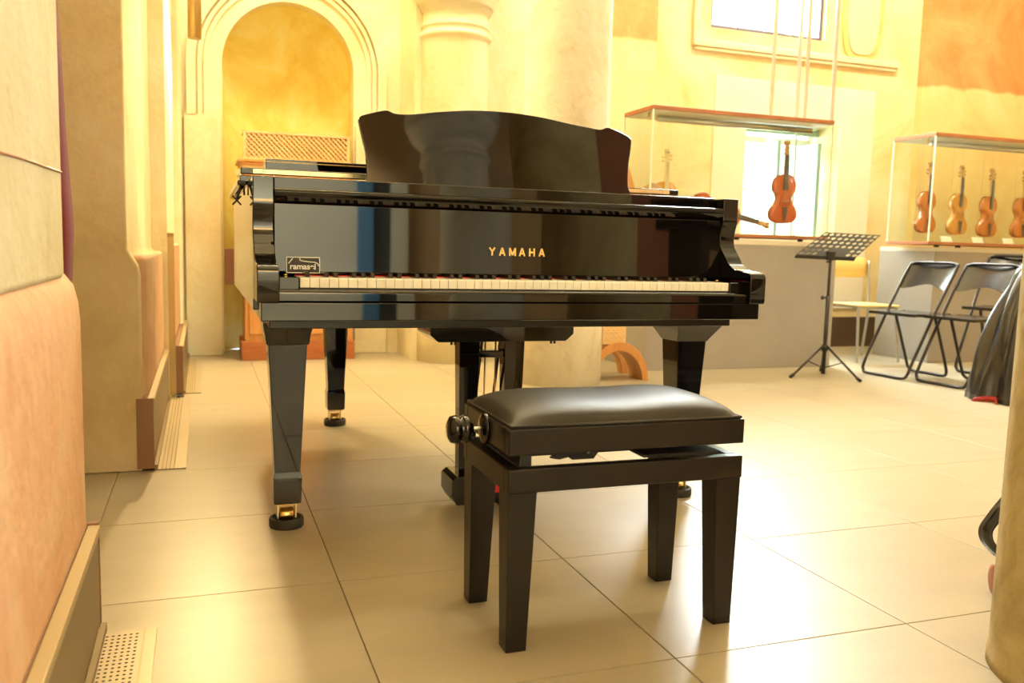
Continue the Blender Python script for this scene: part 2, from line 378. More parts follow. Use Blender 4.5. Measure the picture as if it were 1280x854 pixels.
# painted oval panel to the right of the upper window
ov = [(5.60+.17*math.copysign(abs(math.cos(t))**.55, math.cos(t)), 3.05+.42*math.copysign(abs(math.sin(t))**.7, math.sin(t))) for t in [2*PI*i/48 for i in range(48)]]
struct(MB().prism([(5.60+(x-5.60)*1.3, 3.05+(z-3.05)*1.1) for x, z in ov], 6.575, 6.602, 'y'), 'trim_8', M['ochre'])
struct(MB().prism(ov, 6.565, 6.58, 'y'), 'trim_9', mat('grey_panel', (.58, .50, .36), .9, col2=(.66, .57, .40), scale=5))
struct(MB().box(4.5, 6.28, 6.52, 6.6, 0, .27), 'baseboard_back', M['baseboard'])
# windows
def window(name, o, s, cols, rows, fr, fm, bar):
    root = MB(); a, b, c, d = o; t = fr
    root.box(a, a+t, s, s+.05, c, d).box(b-t, b, s, s+.05, c, d).box(a+t, b-t, s, s+.05, c, c+t).box(a+t, b-t, s, s+.05, d-t, d)
    r = struct(root, name, fm)
    for k in range(1, cols):
        x = a+(b-a)*k/cols; MB().box(x-bar/2, x+bar/2, s+.01, s+.04, c+t, d-t).build('mullion', fm, r)
    for k in range(1, rows):
        z = c+(d-c)*k/rows; MB().box(a+t, b-t, s+.015, s+.035, z-bar/2, z+bar/2).build('glazing_bar', fm, r)
    MB().box(a+t, b-t, s+.022, s+.026, c+t, d-t).build('pane', M['pane'], r)
    return r
window('window_1', UP, 6.64, 4, 6, .035, M['leaded'], .012)
w2 = window('window_2', LO, 6.98, 1, 1, .05, M['white'], .02)
# two inward-opening casements with teal edged frames
for k, (x0, x1) in enumerate(((LO[0]+.05, 4.90), (4.97, LO[1]-.05))):
    q = MB().box(x0, x0+.05, 6.93, 6.97, 1.0, 1.90).box(x1-.05, x1, 6.93, 6.97, 1.0, 1.90).box(x0+.05, x1-.05, 6.93, 6.97, 1.0, 1.06).box(x0+.05, x1-.05, 6.93, 6.97, 1.84, 1.90)
    c = q.build('casement', M['white'], w2)
    MB().box(x0+.05, x1-.05, 6.94, 6.96, 1.40, 1.425).build('glazing_bar', M['offwhite'], c)
    MB().box(x0+.055, x1-.055, 6.948, 6.952, 1.06, 1.84).build('pane', M['pane'], c)
    MB().box((4.83, 5.26)[k], (4.865, 5.30)[k], 6.66, 6.92, 1.0, 1.84).build('shutter', M['teal'], w2, bevel=.004)
MB().box(LO[0]+.01, LO[1]-.01, 6.86, 6.92, 1.925, 1.985).build('lintel_shadow_grille', M['teal'], w2)  # grille strip under the lintel, whose shadow is put into the dark teal

# left side: foreground pier, recess, second pier, wall towards the back
mb = MB()
prof = [(-3.0, 0), (-.235, 0), (-.235, .66), (-.238, .70), (-.246, .735), (-.262, .757), (-.285, .766), (-3.0, .766)]
mb.prism([(x, z) for x, z in prof], -1.2, 1.985, 'y')
struct(mb, 'wall_left_pier_base', M['pink'], bevel=.03, seg=4)
struct(MB().box(-3.0, -.252, -1.2, 1.885, .75, H), 'wall_left_pier', M['pier'], bevel=.012)
MB_cr = MB().tube([(-.250, 1.2, .936), (-.2505, 1.5, .946), (-.2500, 1.7, .949), (-.2505, 1.87, .953)], .0016, 5)
struct(MB_cr, 'trim_10', M['woodplinth'])
struct(MB().box(-1.6, -1.5, 1.8, 3.5, 0, H), 'wall_left_recess', M['pierdark'])
struct(MB().prism([(-3.0, 0), (-.209, 0), (-.209, .70), (-.215, .735), (-.232, .765), (-.246, .79), (-.246, H), (-3.0, H)], 3.32, 4.85, 'y'), 'wall_left_second_pier', M['pierdark'], bevel=.008)
struct(MB().box(-.26, -.192, 3.40, 4.84, .20, .77), 'wall_left_dado', M['pink'], bevel=.02, seg=3)
struct(MB().box(-.6, -.170, 4.85, 6.65, 0, H), 'wall_left', M['cream'])
struct(MB().box(-.2, -.145, 4.95, 6.64, .28, .80), 'wall_left_far_dado', M['pink'], bevel=.01)
struct(MB().box(-.19, -.125, 6.25, 6.64, 0, H), 'trim_11', M['cream'], bevel=.02)

# skirting heaters along the left wall
def skirting(name, r0, r1, s0, s1, z):
    o = MB().box(r0, r1, s0, s1, 0.02, z-.02).build(name, M['skirting'], rz=RY, bevel=.003); o['kind'] = 'structure'
    MB().box(r1-.020, r1+.004, s0+.015, s1, z-.02, z-.001).build('top_rail', M['skirtlight'], o, bevel=.002)
    MB().box(r0-.02, r1-.020, s0+.015, s1, z-.02, z+.002).build('wall_strip', M['skirtwood'], o)
    MB().box(r0-.028, r1+.001, s1-.001 if s0 < 1 else s0-.012, s1+.012 if s0 < 1 else s0+.001, .01, z+.002).build('end_cap', M['skirtwood'], o)
    MB().box(r1, r1+.012, s0, s1, 0.0, .02).build('foot_rail', M['skirting'], o)
    return o
skirting('baseboard_left_near', -.245, -.212, -.5, 1.955, .235)
skirting('baseboard_left', -.200, -.172, 3.325, 4.83, .262)
skirting('baseboard_left_far', -.15, -.105, 4.95, 6.60, .262)
# floor vents: grooved strips along the wall and a perforated grating beside the near pier
def vent_strip(name, r0, r1, s0, s1, label):
    t = thing(name, label, 'floor vent', (r0+r1)/2, (s0+s1)/2)
    w = (r1-r0)/2; l = (s1-s0)/2
    MB().box(-w, w, -l, l, 0.0, .0015).build('tray', M['hole'], t)
    nsl = 5
    for k in range(nsl):
        a = -w+2*w*k/nsl if k < 4 else -w+2*w*.72; 
        a = [-w, -w*.70, -w*.42, -w*.14, w*.16][k]; b = [-w*.74, -w*.46, -w*.18, w*.12, w][k]
        MB().box(a, b, -l, l, .0, .005).build('slat', M['skirtlight' if k < 4 else 'grate'], t)
    return t
vent_strip('floor_vent', -.160, -.065, 3.32, 4.93, 'grooved metal floor vent strip along the near pink dado')
vent_strip('floor_vent', -.095, -.015, 4.97, 6.45, 'grooved metal floor vent strip beyond the brass-edged glass fin')
t = thing('floor_grating', 'perforated metal floor grating at the foot of the nearest wall heater', 'floor grating', -.156, 1.2)
MB().box(-.056, .056, -.9, .735, 0, .004).build('plate', M['grate'], t, bevel=.001)
MB().box(.030, .034, -.9, .735, .004, .0055).build('rib', M['skirtlight'], t)
mb = MB()
for a in range(6):
    for b in range(58):
        x = -.040+a*.0115; y = .715-b*.0165; mb.lathe([(.0032, .0042), (0.0001, .0044)], (x, y, 0), 8)
o = mb.build('holes', M['hole'], t); o['kind'] = 'stuff'

# freestanding columns
tag(MB().lathe([(.268, 0), (.266, .4), (.262, 2), (.255, H)], (0, 0, 0), 56).build('column', M['column'], loc=W(2.105, 5.032), rz=RY), 'pale round plastered column standing right behind the piano', 'column')
tag(MB().lathe([(.228, 0), (.228, .02), (.225, .035), (.223, .6), (.220, H)], (0, 0, 0), 56).build('column', M['pillar'], loc=W(1.706, 1.155), rz=RY), 'mottled ochre round pillar cut off by the right edge of the photo', 'column')

# the room behind the camera, seen in the piano's polish
struct(wall_open(-.25, 8.1, -4.75, -4.6, 0, H, []), 'wall_rear', M['brownwall'])
struct(MB().box(-.25, 1.59, -4.6, -4.5, 0, 2.7), 'wall_rear_left', M['rear'])
struct(MB().box(1.59, 1.76, -4.58, -4.48, 0, 2.6), 'door_1', M['blue'])
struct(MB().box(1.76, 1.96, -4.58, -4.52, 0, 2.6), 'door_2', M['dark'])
struct(MB().box(1.96, 2.14, -4.58, -4.48, 0, 2.6), 'trim_12', M['rear'])
struct(MB().box(4.2, 5.6, -4.6, -4.2, 0, H), 'wall_rear_pier', M['redwall'])
struct(wall_open(-4.75, 7.2, -8.25, -8.1, 0, H, [(-4.2, -2.0, 3.4, 5.1)]), 'wall_right', M['ochre'])  # opening is invented, it lets in the added fill light from outside
D.objects['wall_right'].rotation_euler = (0, 0, RY+PI/2)
struct(MB().box(-3.1, -3.0, -4.7, 7.2, 0, H), 'wall_left_outer', M['ochre'])
struct(MB().box(-3.0, -.2, -4.7, -1.2, 0, H), 'wall_left_rear', M['rear'])
struct(MB().box(-3.1, 8.2, -4.7, 7.2, H, H+.1), 'ceiling', M['cream'])
tag(shaft(MB(), (0, 0), .32, H, 3.40).build('column', M['column'], loc=W(2.36, -2.7), rz=RY), 'stone column with ringed capital reflected in the music desk', 'column')

t = thing('lectern', 'dark lectern with a small grey plate, mirrored at the right of the fallboard', 'lectern', 2.62, .62, rz=R(-31))
MB().box(-.20, .20, -.14, .14, 0, .05).build('base', M['lectern'], t, bevel=.006)
MB().box(-.16, .16, -.10, .10, .05, 1.08).build('body', M['lectern'], t, bevel=.01)
MB().box(-.20, .20, -.16, .16, 1.08, 1.12).build('top', M['lectern'], t, bevel=.008)
MB().box(-.06, .06, .10, .104, .93, 1.0).build('plate', M['steel'], t)

# ================================================================= PIANO
PY = R(19.7)
P = thing('grand_piano', 'black polished grand piano with gold YAMAHA letters, behind the bench', 'piano', 0, 0, world=Vector((-.035, 2.718, 0)), yaw=PY)
BK = M['black']
# rim: bent case wall, open on top under the lid
def rim_outline(off=0):
    pts = [(-.75, -.10), (-.75, .6), (-.75, 1.25), (-.735, 1.50), (-.66, 1.66), (-.50, 1.72), (-.33, 1.68), (-.20, 1.55), (-.10, 1.36), (.02, 1.12), (.18, .94), (.38, .82), (.56, .70), (.69, .52), (.745, .32), (.75, .1), (.75, -.10)]
    p = cat_smooth(pts, 5)
    if not off: return p
    q = []
    for i in range(len(p)):
        a = Vector(p[max(i-1, 0)]); b = Vector(p[min(i+1, len(p)-1)]); t = (b-a).normalized(); nrm = Vector((-t.y, t.x))
        q.append((p[i][0]+nrm.x*off, p[i][1]+nrm.y*off))
    return q
po = rim_outline(); pi_ = rim_outline(-.05)
mb = MB(); n = len(po); z0, z1 = .645, 1.005
v = [(x, y, z) for (x, y) in po for z in (z0, z1)] + [(x, y, z) for (x, y) in pi_ for z in (z0, z1)]
f = []
for i in range(n-1):
    a = 2*i; b = 2*n+2*i
    f += [(a, a+2, a+3, a+1), (b, b+1, b+3, b+2), (a+1, a+3, b+3, b+1), (a, b, b+2, a+2)]
f += [(0, 1, 2*n+1, 2*n), (2*n-2, 4*n-2, 4*n-1, 2*n-1)]
mb.add(v, f, True); rim = mb.build('case_rim', BK, P, bevel=.003)
MB().prism(rim_outline(-.03), .64, .665).build('soundboard', M['blackmatte'], P)
# cheeks (arms)
chk = cat_smooth([(-.135, .945), (-.136, .93), (-.127, .905), (-.122, .880), (-.126, .855), (-.142, .835), (-.160, .818), (-.176, .800), (-.200, .786)], 5)
prof = [(.05, 1.005), (-.135, 1.005)] + chk + cat_smooth([(-.215, .780), (-.26, .777), (-.290, .773), (-.302, .762), (-.304, .750)], 4) + [(-.304, .684), (-.30, .678), (.05, .678)]
for sx in (-1, 1):
    a, b = (-.752, -.697) if sx < 0 else (.697, .752)
    MB().prism(prof, a, b, 'x', smooth=True).build('cheek', BK, P, bevel=.003, seg=3)
# key bed, key slip, key blocks
MB().box(-.742, .742, -.290, .10, .630, .679).build('key_bed', BK, P, bevel=.003)
MB().box(-.715, .70, -.20, .16, .602, .631).build('bottom_frame', M['blacksoft'], P, bevel=.003)
slip = [(-.262, .682), (-.292, .682), (-.292, .697)] + [(-.280+.012*math.cos(a), .702+.010*math.sin(a)) for a in [PI-PI*i/8 for i in range(9)]] + [(-.262, .700)]
MB().prism(slip, -.697, .697, 'x', smooth=True).build('key_slip', BK, P, bevel=.001)
for a, b in ((-.697, -.6435), (.6435, .697)): 
    kb = MB().box(a+.001, b-.001, -.272, -.125, .700, .742).build('key_block', BK, P, bevel=.003, seg=3)
    MB().lathe([(.007, 0), (.007, .003), (.004, .0045)], ((a+b)/2, -.16, .742), 12).build('screw', M['brass'], kb)
# keys
KW = 1.285/52
wk = MB().prism([(-.268, .716), (-.268, .7385), (-.266, .741), (-.10, .741), (-.10, .716)], .0007, KW-.0007, 'x')
wobj = wk.build('white_key', M['ivory'], P); wobj.location.x = -.6425
for i in range(1, 52):
    o = wobj.copy(); COL.objects.link(o); o.location.x = -.6425+KW*i
MB().box(-.642, .642, -.262, -.11, .700, .717).build('key_frame', M['blackmatte'], P)
bk = MB().prism([(-.216, .741), (-.211, .7525), (-.206, .754), (-.10, .754), (-.10, .741)], -.0058, .0058, 'x')
bobj = bk.build('black_key', M['ebony'], P, bevel=.001, seg=1); bfirst = True
for i in range(51):
    if (i % 7) in (0, 2, 3, 5, 6) and True:      # A# C# D# F# G#
        o = bobj if bfirst else bobj.copy()
        if not bfirst: COL.objects.link(o)
        bfirst = False; o.location.x = -.6425+KW*(i+1)
MB().box(-.643, .643, -.140, -.134, .738, .7440).build('name_board_felt', M['red'], P)
# fallboard with overhanging top rail
fb = [(-.125, .748), (-.132, .752), (-.1285, .80), (-.1245, .935), (-.112, .940), (-.112, .748)]
FB = MB().prism(fb, -.696, .696, 'x').build('fallboard', BK, P, bevel=.0015)
fr = [(-.112, .938), (-.1245, .939), (-.134, .948), (-.141, .958), (-.143, .966), (-.140, .972), (-.132, .975), (-.10, .975), (-.10, .938)]
MB().prism(fr, -.696, .696, 'x', smooth=True).build('fallboard_rail', BK, P, bevel=.0008)
# desk shelf
MB().box(-.694, .694, -.088, .16, .974, 1.008).build('music_desk_shelf', BK, P, bevel=.003)
# letters on the fallboard
def letter_mesh(mb, ch, x, z, w, h, t):
    S = {'Y': [((0, 1), (.5, .5)), ((1, 1), (.5, .5)), ((.5, .52), (.5, 0))],
         'A': [((.02, 0), (.5, 1)), ((.98, 0), (.5, 1)), ((.24, .32), (.76, .32))],
         'M': [((.08, 0), (.08, 1)), ((.92, 0), (.92, 1)), ((.08, 1), (.5, .1)), ((.92, 1), (.5, .1))],
         'H': [((.08, 0), (.08, 1)), ((.92, 0), (.92, 1)), ((.08, .5), (.92, .5))]}[ch]
    for (a, b), (c, d) in S:
        p = Vector((x+a*w, z+b*h)); q = Vector((x+c*w, z+d*h)); e = (q-p).normalized(); nn = Vector((-e.y, e.x))*t/2
        mb.prism([tuple(p-nn), tuple(q-nn), tuple(q+nn), tuple(p+nn)], -.0012, 0, 'y')
for k, ch in enumerate('YAMAHA'):
    lm = MB(); wl = .0205 if ch == 'M' else .0165
    letter_mesh(lm, ch, 0, 0, wl, .0235, .0048)
    lm.build('letter', M['gold'], FB, loc=(-.086+.0312*k+(0 if ch != 'M' else -.001), -.1281, .8075), rot=(R(-2), 0, 0))
# small shop plaque leaning on the fallboard at the left
pl = MB().box(0, .090, -.003, 0, 0, .044).build('plaque', M['blackmatte'], FB, loc=(-.6655, -.1325, .748), rot=(R(-2), 0, 0))
b_ = .0022
bx = MB()
bx.box(0, .09, -.0040, -.003, 0, b_).box(0, .09, -.0040, -.003, .044-b_, .044).box(0, b_, -.0040, -.003, b_, .044-b_).box(.09-b_, .09, -.0040, -.003, b_, .044-b_)
for seg_ in ([(.006, .026), (.017, .040)], cat_smooth([(.037, .043), (.036, .036), (.045, .033), (.062, .031), (.076, .030), (.084, .026), (.086, .020)], 4)):
    for p, q in zip(seg_, seg_[1:]):
        p = Vector(p); q = Vector(q); e = (q-p).normalized(); nn = Vector((-e.y, e.x))*.0012
        bx.prism([tuple(p-nn), tuple(q-nn), tuple(q+nn), tuple(p+nn)], -.0040, -.003, 'y')
bx.build('plaque_emblem', M['paper'], FB, loc=(-.6655, -.1325, .748), rot=(R(-2), 0, 0))
def text_mesh(txt, size, ext, mt, name, parent, loc, rot, off=0):
    cu = D.curves.new(name, 'FONT'); cu.body = txt; cu.size = size; cu.extrude = ext; cu.offset = off; cu.align_x = 'CENTER'
    to = D.objects.new('tmp', cu); COL.objects.link(to)
    dg = bpy.context.evaluated_depsgraph_get(); me = D.meshes.new_from_object(to.evaluated_get(dg)); D.objects.remove(to, do_unlink=True)
    me.name = name; me.materials.clear(); me.materials.append(mt)
    o = D.objects.new(name, me); COL.objects.link(o); o.parent = parent; o.location = loc; o.rotation_euler = rot; return o
text_mesh('ramasei', .0225, .0004, M['paper'], 'plaque_lettering', FB, (-.6215, -.1368, .7590), (PI/2-R(2), 0, 0), .0006)
# music desk (leans back 9 degrees)
raw = [(-.428,-.002),(-.422,.025),(-.419,.056),(-.423,.108),(-.432,.15),(-.440,.190),(-.441,.203),(-.434,.213),(-.420,.219),(-.387,.2295),(-.364,.2355),(-.352,.2355),(-.343,.232),(-.332,.2285),(-.303,.228),(-.266,.232),(-.203,.243),(-.127,.253),(-.063,.258),(.003,.2595),(.069,.258),(.151,.251),(.233,.239),(.303,.231),(.335,.2275),(.35,.229),(.362,.234),(.372,.236),(.384,.234),(.41,.226),(.436,.216),(.451,.206),(.4555,.196),(.451,.162),(.443,.122),(.439,.082),(.438,.042),(.447,.022),(.449,.0)]
desk = cat_smooth(raw, 3)
MB().prism(desk, -.008, .008, 'y').build('music_desk', BK, P, loc=(0, .030, .995), rot=(R(-9), 0, 0), bevel=.003, seg=3)
# lid: main leaf, folded front flap, brass piano hinge strips with screws
def lid_poly(v0, off=.018):
    p = [q for q in rim_outline(off) if q[1] > v0]
    return [(p[0][0], v0)] + p + [(p[-1][0], v0)]
MB().prism(lid_poly(.27), 1.012, 1.032).build('lid', BK, P, bevel=.003)
mtx = Matrix.Translation((0, .27, 1.036)) @ Matrix.Rotation(R(2.2), 4, 'X')
flap = [(-.765, 0), (-.765, .37), (.74, .37), (.765, 0)]
MB().prism(flap, 0, .020, m=mtx).build('lid_flap', BK, P, bevel=.003)
for (a, b, zz, hh) in ((-.728, .725, 1.0395, .013), (-.69, .71, 1.0165, .011)):
    hg = MB().box(a, b, .2645, .2695, zz, zz+hh).build('piano_hinge', M['brasspale'], P)
    for k in range(11): MB().lathe([(.0022, 0), (.0001, .0008)], (0, 0, 0), 8, Matrix.Rotation(PI/2, 4, 'X')).build('screw', M['brass'], hg, loc=(a+.03+(b-a-.06)*k/10, .2644, zz+hh/2))
# lid prop hook at the left
hk = MB().box(-.775, -.752, .22, .265, 1.000, 1.014).build('lid_catch', M['blackmatte'], P, bevel=.003)
MB().tube([(-.765, .24, 1.0), (-.772, .24, .975), (-.778, .24, .955)], .004, 6).tube([(-.79, .24, .967), (-.765, .24, .940)], .003, 6).tube([(-.765, .24, .967), (-.79, .24, .940)], .003, 6).tube([(-.757, .24, 1.0), (-.756, .24, .97)], .003, 6).build('wing_screw', M['blackmatte'], hk)
# legs
def leg(x, y, name, right=False):
    l = MB()
    l.stack(x, y, [(.0375, .0375, .075), (.039, .039, .083), (.0405, .0405, .150), (.0405, .0405, .153), (.0365, .0365, .168), (.0365, .0365, .172), (.0535, .0535, .541), (.0535, .0535, .544)])
    lo = l.build('leg', BK, P, bevel=.002)
    MB().stack(x, y, [(.0575, .0575, .542), (.0600, .0600, .548), (.0625, .063, .570), (.067, .07, .590), (.069, .074, .606)] if not right else [(.056, .056, .536), (.060, .062, .545), (.068, .078, .563), (.080, .095, .585), (.085, .115, .604)]).build('leg_cap', BK, lo, bevel=.003)
    # caster: plate, fork, wheel, cup
    MB().box(x-.031, x+.031, y-.031, y+.031, .071, .0755).build('caster_plate', M['brass'], lo, bevel=.001)
    fk = MB().box(x-.028, x-.023, y-.014, y+.03, .026, .071).box(x+.023, x+.028, y-.014, y+.03, .026, .071).box(x-.028, x+.028, y-.012, y+.028, .064, .071).build('caster_fork', M['brasspale'], lo, bevel=.001)
    MB().lathe([(.004, -.019), (.019, -.019), (.021, -.016), (.021, .016), (.019, .019), (.004, .019)], (x, y+.004, .034), 20, Matrix.Rotation(PI/2, 4, 'Y')).build('caster_wheel', M['brass'], lo)
    MB().lathe([(.048, 0), (.050, .004), (.050, .022), (.048, .027), (.043, .028), (.041, .024), (.036, .013), (.001, .012)], (x, y, 0), 32).build('caster_cup', M['rubber'], lo)
leg(-.654, 0, 'leg'); leg(.655, .0, 'leg', True); leg(-.31, 1.42, 'leg')
# lyre with pedals
ly = MB().prism([(-.235, .602), (-.235, .563), (-.209, .541), (.209, .541), (.235, .563), (.235, .602)], -.03, .14, 'y').build('lyre_top', BK, P, bevel=.003)
for x in (-.16, -.148, .17, .182): MB().lathe([(.004, 0), (.004, .012)], (x, 0, .530), 8).build('screw', M['blackmatte'], ly)
for x0, x1, a in ((-.094, -.094, .034), (.055, .055, .034)):
    MB().stack(x0, .05, [(a*.78, .022, .10), (a*.85, .024, .3), (a, .028, .545)]).build('lyre_post', BK, P, bevel=.002)
MB().box(-.06, .022, .03, .07, .484, .507).build('lyre_crossbar', BK, P, bevel=.003)
for x in (-.035, .0): MB().tube([(x, .05, .545), (x, .05, .09)], .0028, 6).build('pedal_rod', M['brassdull'], P)
for x in (-.05, .012): MB().tube([(x+.022, .085, .60), (x+.045, .30, .10)][::1], .005, 8).build('lyre_brace', M['blackmatte'], P)
MB().prism([(-.155, .055), (-.138, .025), (.118, .025), (.135, .055), (.135, .105), (.118, .118), (-.138, .118), (-.155, .105)], -.02, .115, 'y').build('pedal_box', BK, P, bevel=.003)
for x in (-.075, -.01, .055):
    pd = MB().prism([(x-.006, -.02), (x-.009, -.07), (x-.013, -.095), (x-.010, -.112), (x, -.118), (x+.010, -.112), (x+.013, -.095), (x+.009, -.07), (x+.006, -.02)], .030, .038).build('pedal', M['brass'], P, bevel=.002)
MB().box(-.10, .08, -.024, -.018, .06, .085).build('pedal_felt', M['red'], P)
# long black case lying on the lid behind the desk
t = thing('music_case', 'flat glossy black case lying on the piano lid left of the music desk', 'case', 0, 0, world=P.matrix_basis @ Vector((0, 0, 0)), yaw=PY)
t.location = Vector((-.035, 2.718, 0)) + Vector((-.25*math.cos(PY)-.62*math.sin(PY), -.25*math.sin(PY)+.62*math.cos(PY), 1.082))
MB().box(-.42, .42, -.045, .08, -.004, .032).build('case_body', BK, t, bevel=.003)
MB().box(-.42, .42, -.047, .082, .020, .023).build('case_seam', M['brassdull'], t)

# ================================================================= BENCH
B = thing('piano_bench', 'black adjustable piano bench with padded leather seat and side knobs', 'bench', .848, 1.77)
BS = M['blacksoft']; hx, hy = .275, .160
def frame(z0, z1, name, hx=hx, hy=hy):
    MB().box(-hx, hx, -hy, -hy+.028, z0, z1).box(-hx, hx, hy-.028, hy, z0, z1).box(-hx, -hx+.028, -hy+.028, hy-.028, z0, z1).box(hx-.028, hx, -hy+.028, hy-.028, z0, z1).build(name, BS, B, bevel=.003, seg=3)
frame(.338, .388, 'base_frame'); frame(.416, .470, 'seat_frame')
for sx in (-1, 1):
    for sy in (-1, 1):
        xo, yo = sx*(hx-.002), sy*(hy-.002)
        v = []
        for w, z in ((.0225, 0), (.031, .338)):
            ww = w*2
            xa = xo-sx*.004*(1 if z == 0 else 0); ya = yo-sy*.004*(1 if z == 0 else 0)
            xs = sorted((xa, xa-sx*ww)); ys = sorted((ya, ya-sy*ww))
            v += [(xs[0], ys[0], z), (xs[1], ys[0], z), (xs[1], ys[1], z), (xs[0], ys[1], z)]
        MB().add(v, [(0,3,2,1),(4,5,6,7),(0,1,5,4),(1,2,6,5),(2,3,7,6),(3,0,4,7)]).build('leg', BS, B, bevel=.002)
# padded seat
mb = MB(); nx, ny = 40, 26; cxh, cyh = .268, .154; v = []
for j in range(ny+1):
    for i in range(nx+1):
        a = 2*i/nx-1; b = 2*j/ny-1
        rr = max(abs(a), abs(b))
        prf = (1-abs(a)**4)**.5*(1-abs(b)**3.2)**.55
        hgt = .046*prf - .008*math.exp(-((a)**2)/.3)*prf
        # pinched diagonal creases at the corners
        q = abs(abs(a)*1-abs(b)*1); cr = math.exp(-(q/.05)**2)*max(0, (rr-.72))/.28*.006
        v.append((cxh*a, cyh*b, .471+max(hgt-cr*prf, 0)+.004))
f = [(j*(nx+1)+i, j*(nx+1)+i+1, (j+1)*(nx+1)+i+1, (j+1)*(nx+1)+i) for j in range(ny) for i in range(nx)]
mb.add(v, f, True); mb.box(-cxh, cxh, -cyh, cyh, .462, .4755)
mb.build('seat_cushion', M['leather'], B)
mb = MB(); mb.tube([(-cxh, -cyh, .474), (cxh, -cyh, .474), (cxh, cyh, .474), (-cxh, cyh, .474)], .0035, 6, closed=True); mb.build('seat_piping', M['leather'], B)
# knobs on shafts, with escutcheons
rotx = Matrix.Rotation(-PI/2, 4, 'Y')
for sy_ in (1,):
    MB().lathe([(.004, -.02), (.004, .052)], (0, 0, 0), 10, rotx).build('knob_shaft', M['steel'], B, loc=(-hx, 0, .442))
    MB().lathe([(.001, .084), (.018, .083), (.028, .078), (.031, .068), (.029, .061), (.0245, .057), (.029, .052), (.031, .045), (.028, .038), (.014, .035), (.012, .028), (.001, .028)], (0, 0, 0), 28, rotx).build('knob', BK, B, loc=(-hx, .0, .442))
    MB().lathe([(.001, .011), (.020, .010), (.032, .006), (.036, 0), (.001, 0)], (0, 0, 0), 28, rotx).build('knob_plate', BK, B, loc=(-hx, 0, .442))
    MB().lathe([(.004, -.02), (.004, .052)], (0, 0, 0), 10, Matrix.Rotation(PI/2, 4, 'Y')).build('knob_shaft', M['steel'], B, loc=(hx, 0, .442))
# scissor mechanism between the frames
for y in (-.095, .095):
    MB().prism([(-.16, .392), (-.14, .388), (-.02, .410), (.14, .414), (.155, .420), (.14, .424), (-.01, .424), (-.05, .414), (-.15, .400)], y-.004, y+.004, 'y').build('scissor_arm', M['blackmatte'], B)
MB().prism([(-.110, .386), (-.125, .396), (-.105, .402), (-.125, .418), (-.055, .418), (-.045, .406), (-.060, .386)], -.10, -.09, 'y').build('scissor_joint', M['blackmatte'], B)
MB().lathe([(.003, 0), (.003, .004)], (-.077, -.104, .402), 8, Matrix.Rotation(PI/2, 4, 'X')).build('rivet', M['steel'], B)
MB().box(-.24, -.215, -.13, .13, .386, .418).build('slide_rail', M['blackmatte'], B)
mb = MB().lathe([(.001, .0), (.05, .004), (.072, .012), (.078, .020), (.001, .021)], (.145, -.03, .389), 28)
mb.tube([(.05, -.06, .40), (.065, -.06, .412), (.055, -.06, .392)], .003, 6)
mb.build('spring_plate', M['blackmatte'], B)
MB().box(.05, .24, -.12, .12, .386, .392).build('base_plate', M['blackmatte'], B)

# ================================================================= DISPLAY CASES
def display_case(r0, r1, s0, s1, zb, zt, label, feet):
    t = thing('display_case', label, 'display case', (r0+r1)/2, (s0+s1)/2, 0)
    w, l = (r1-r0)/2, (s1-s0)/2
    MB().box(-w-.005, w+.005, -l-.005, l+.005, zb-.012, zb+.012).build('shelf', M['woodlid'], t, bevel=.002)
    MB().box(-w, w, -l, l, zt-.028, zt).build('lid', M['woodlid'], t, bevel=.002)
    MB().box(-w+.015, w-.015, -l+.015, l-.015, zt-.034, zt-.028).build('lid_lining', M['offwhite'], t)
    MB().lathe([(.022, -w+.12), (.022, w-.08)], (0, -l+.16, zt-.062), 14, Matrix.Rotation(PI/2, 4, 'Y')).build('light_tube', M['steel'], t)
    for x, y in ((-w+.02, -l+.10),): MB().box(x, x+.012, y, y+.012, zt-.075, zt-.034).build('bracket', M['brassdull'], t)
    e = .009
    for x in (-w, w-e):
        for y in (-l, l-e):
            MB().box(x, x+e, y, y+e, zb+.012, zt-.028).build('glass_edge', M['glassedge'], t)
    for a in ((-w+e, w-e, -l+.001, -l+.006), (-w+e, w-e, l-.006, l-.001), (-w+.001, -w+.006, -l+e, l-e), (w-.006, w-.001, -l+e, l-e)):
        MB().box(*a, zb+.013, zt-.029).build('glass_panel', M['glass'], t)
    for x in feet: MB().lathe([(.02, zb-.030), (.02, zb-.012)], (x, -l+.06, 0), 12).build('foot_stud', M['blackmatte'], t)
    return t
display_case(2.87, 4.36, 5.35, 5.78, .958, 1.812, 'glass display case with wooden lid standing left of the lower window', (-.6, 0, .55))
display_case(5.31, 8.0, 5.35, 5.79, .95, 1.795, 'glass display case with four hanging violins at the right edge', (-1.2, -.98, .2, .9))
# grey plinths
def plinth(r0, r1, s0, s1, h, label):
    t = thing('display_plinth', label, 'plinth', (r0+r1)/2, (s0+s1)/2); w, l = (r1-r0)/2, (s1-s0)/2
    MB().box(-w, w, -l, l, 0, h-.03).build('body', M['grey'], t, bevel=.004)
    MB().box(-w+.0, w, -l+.0, l, h-.03, h).build('top_band', M['offwhite'], t)
    return t
plinth(2.885, 4.46, 5.36, 6.0, .926, 'long grey plinth under the display case beside the lower window')
plinth(5.44, 8.05, 5.40, 6.0, .918, 'grey plinth behind the black folding chairs under the violin case')
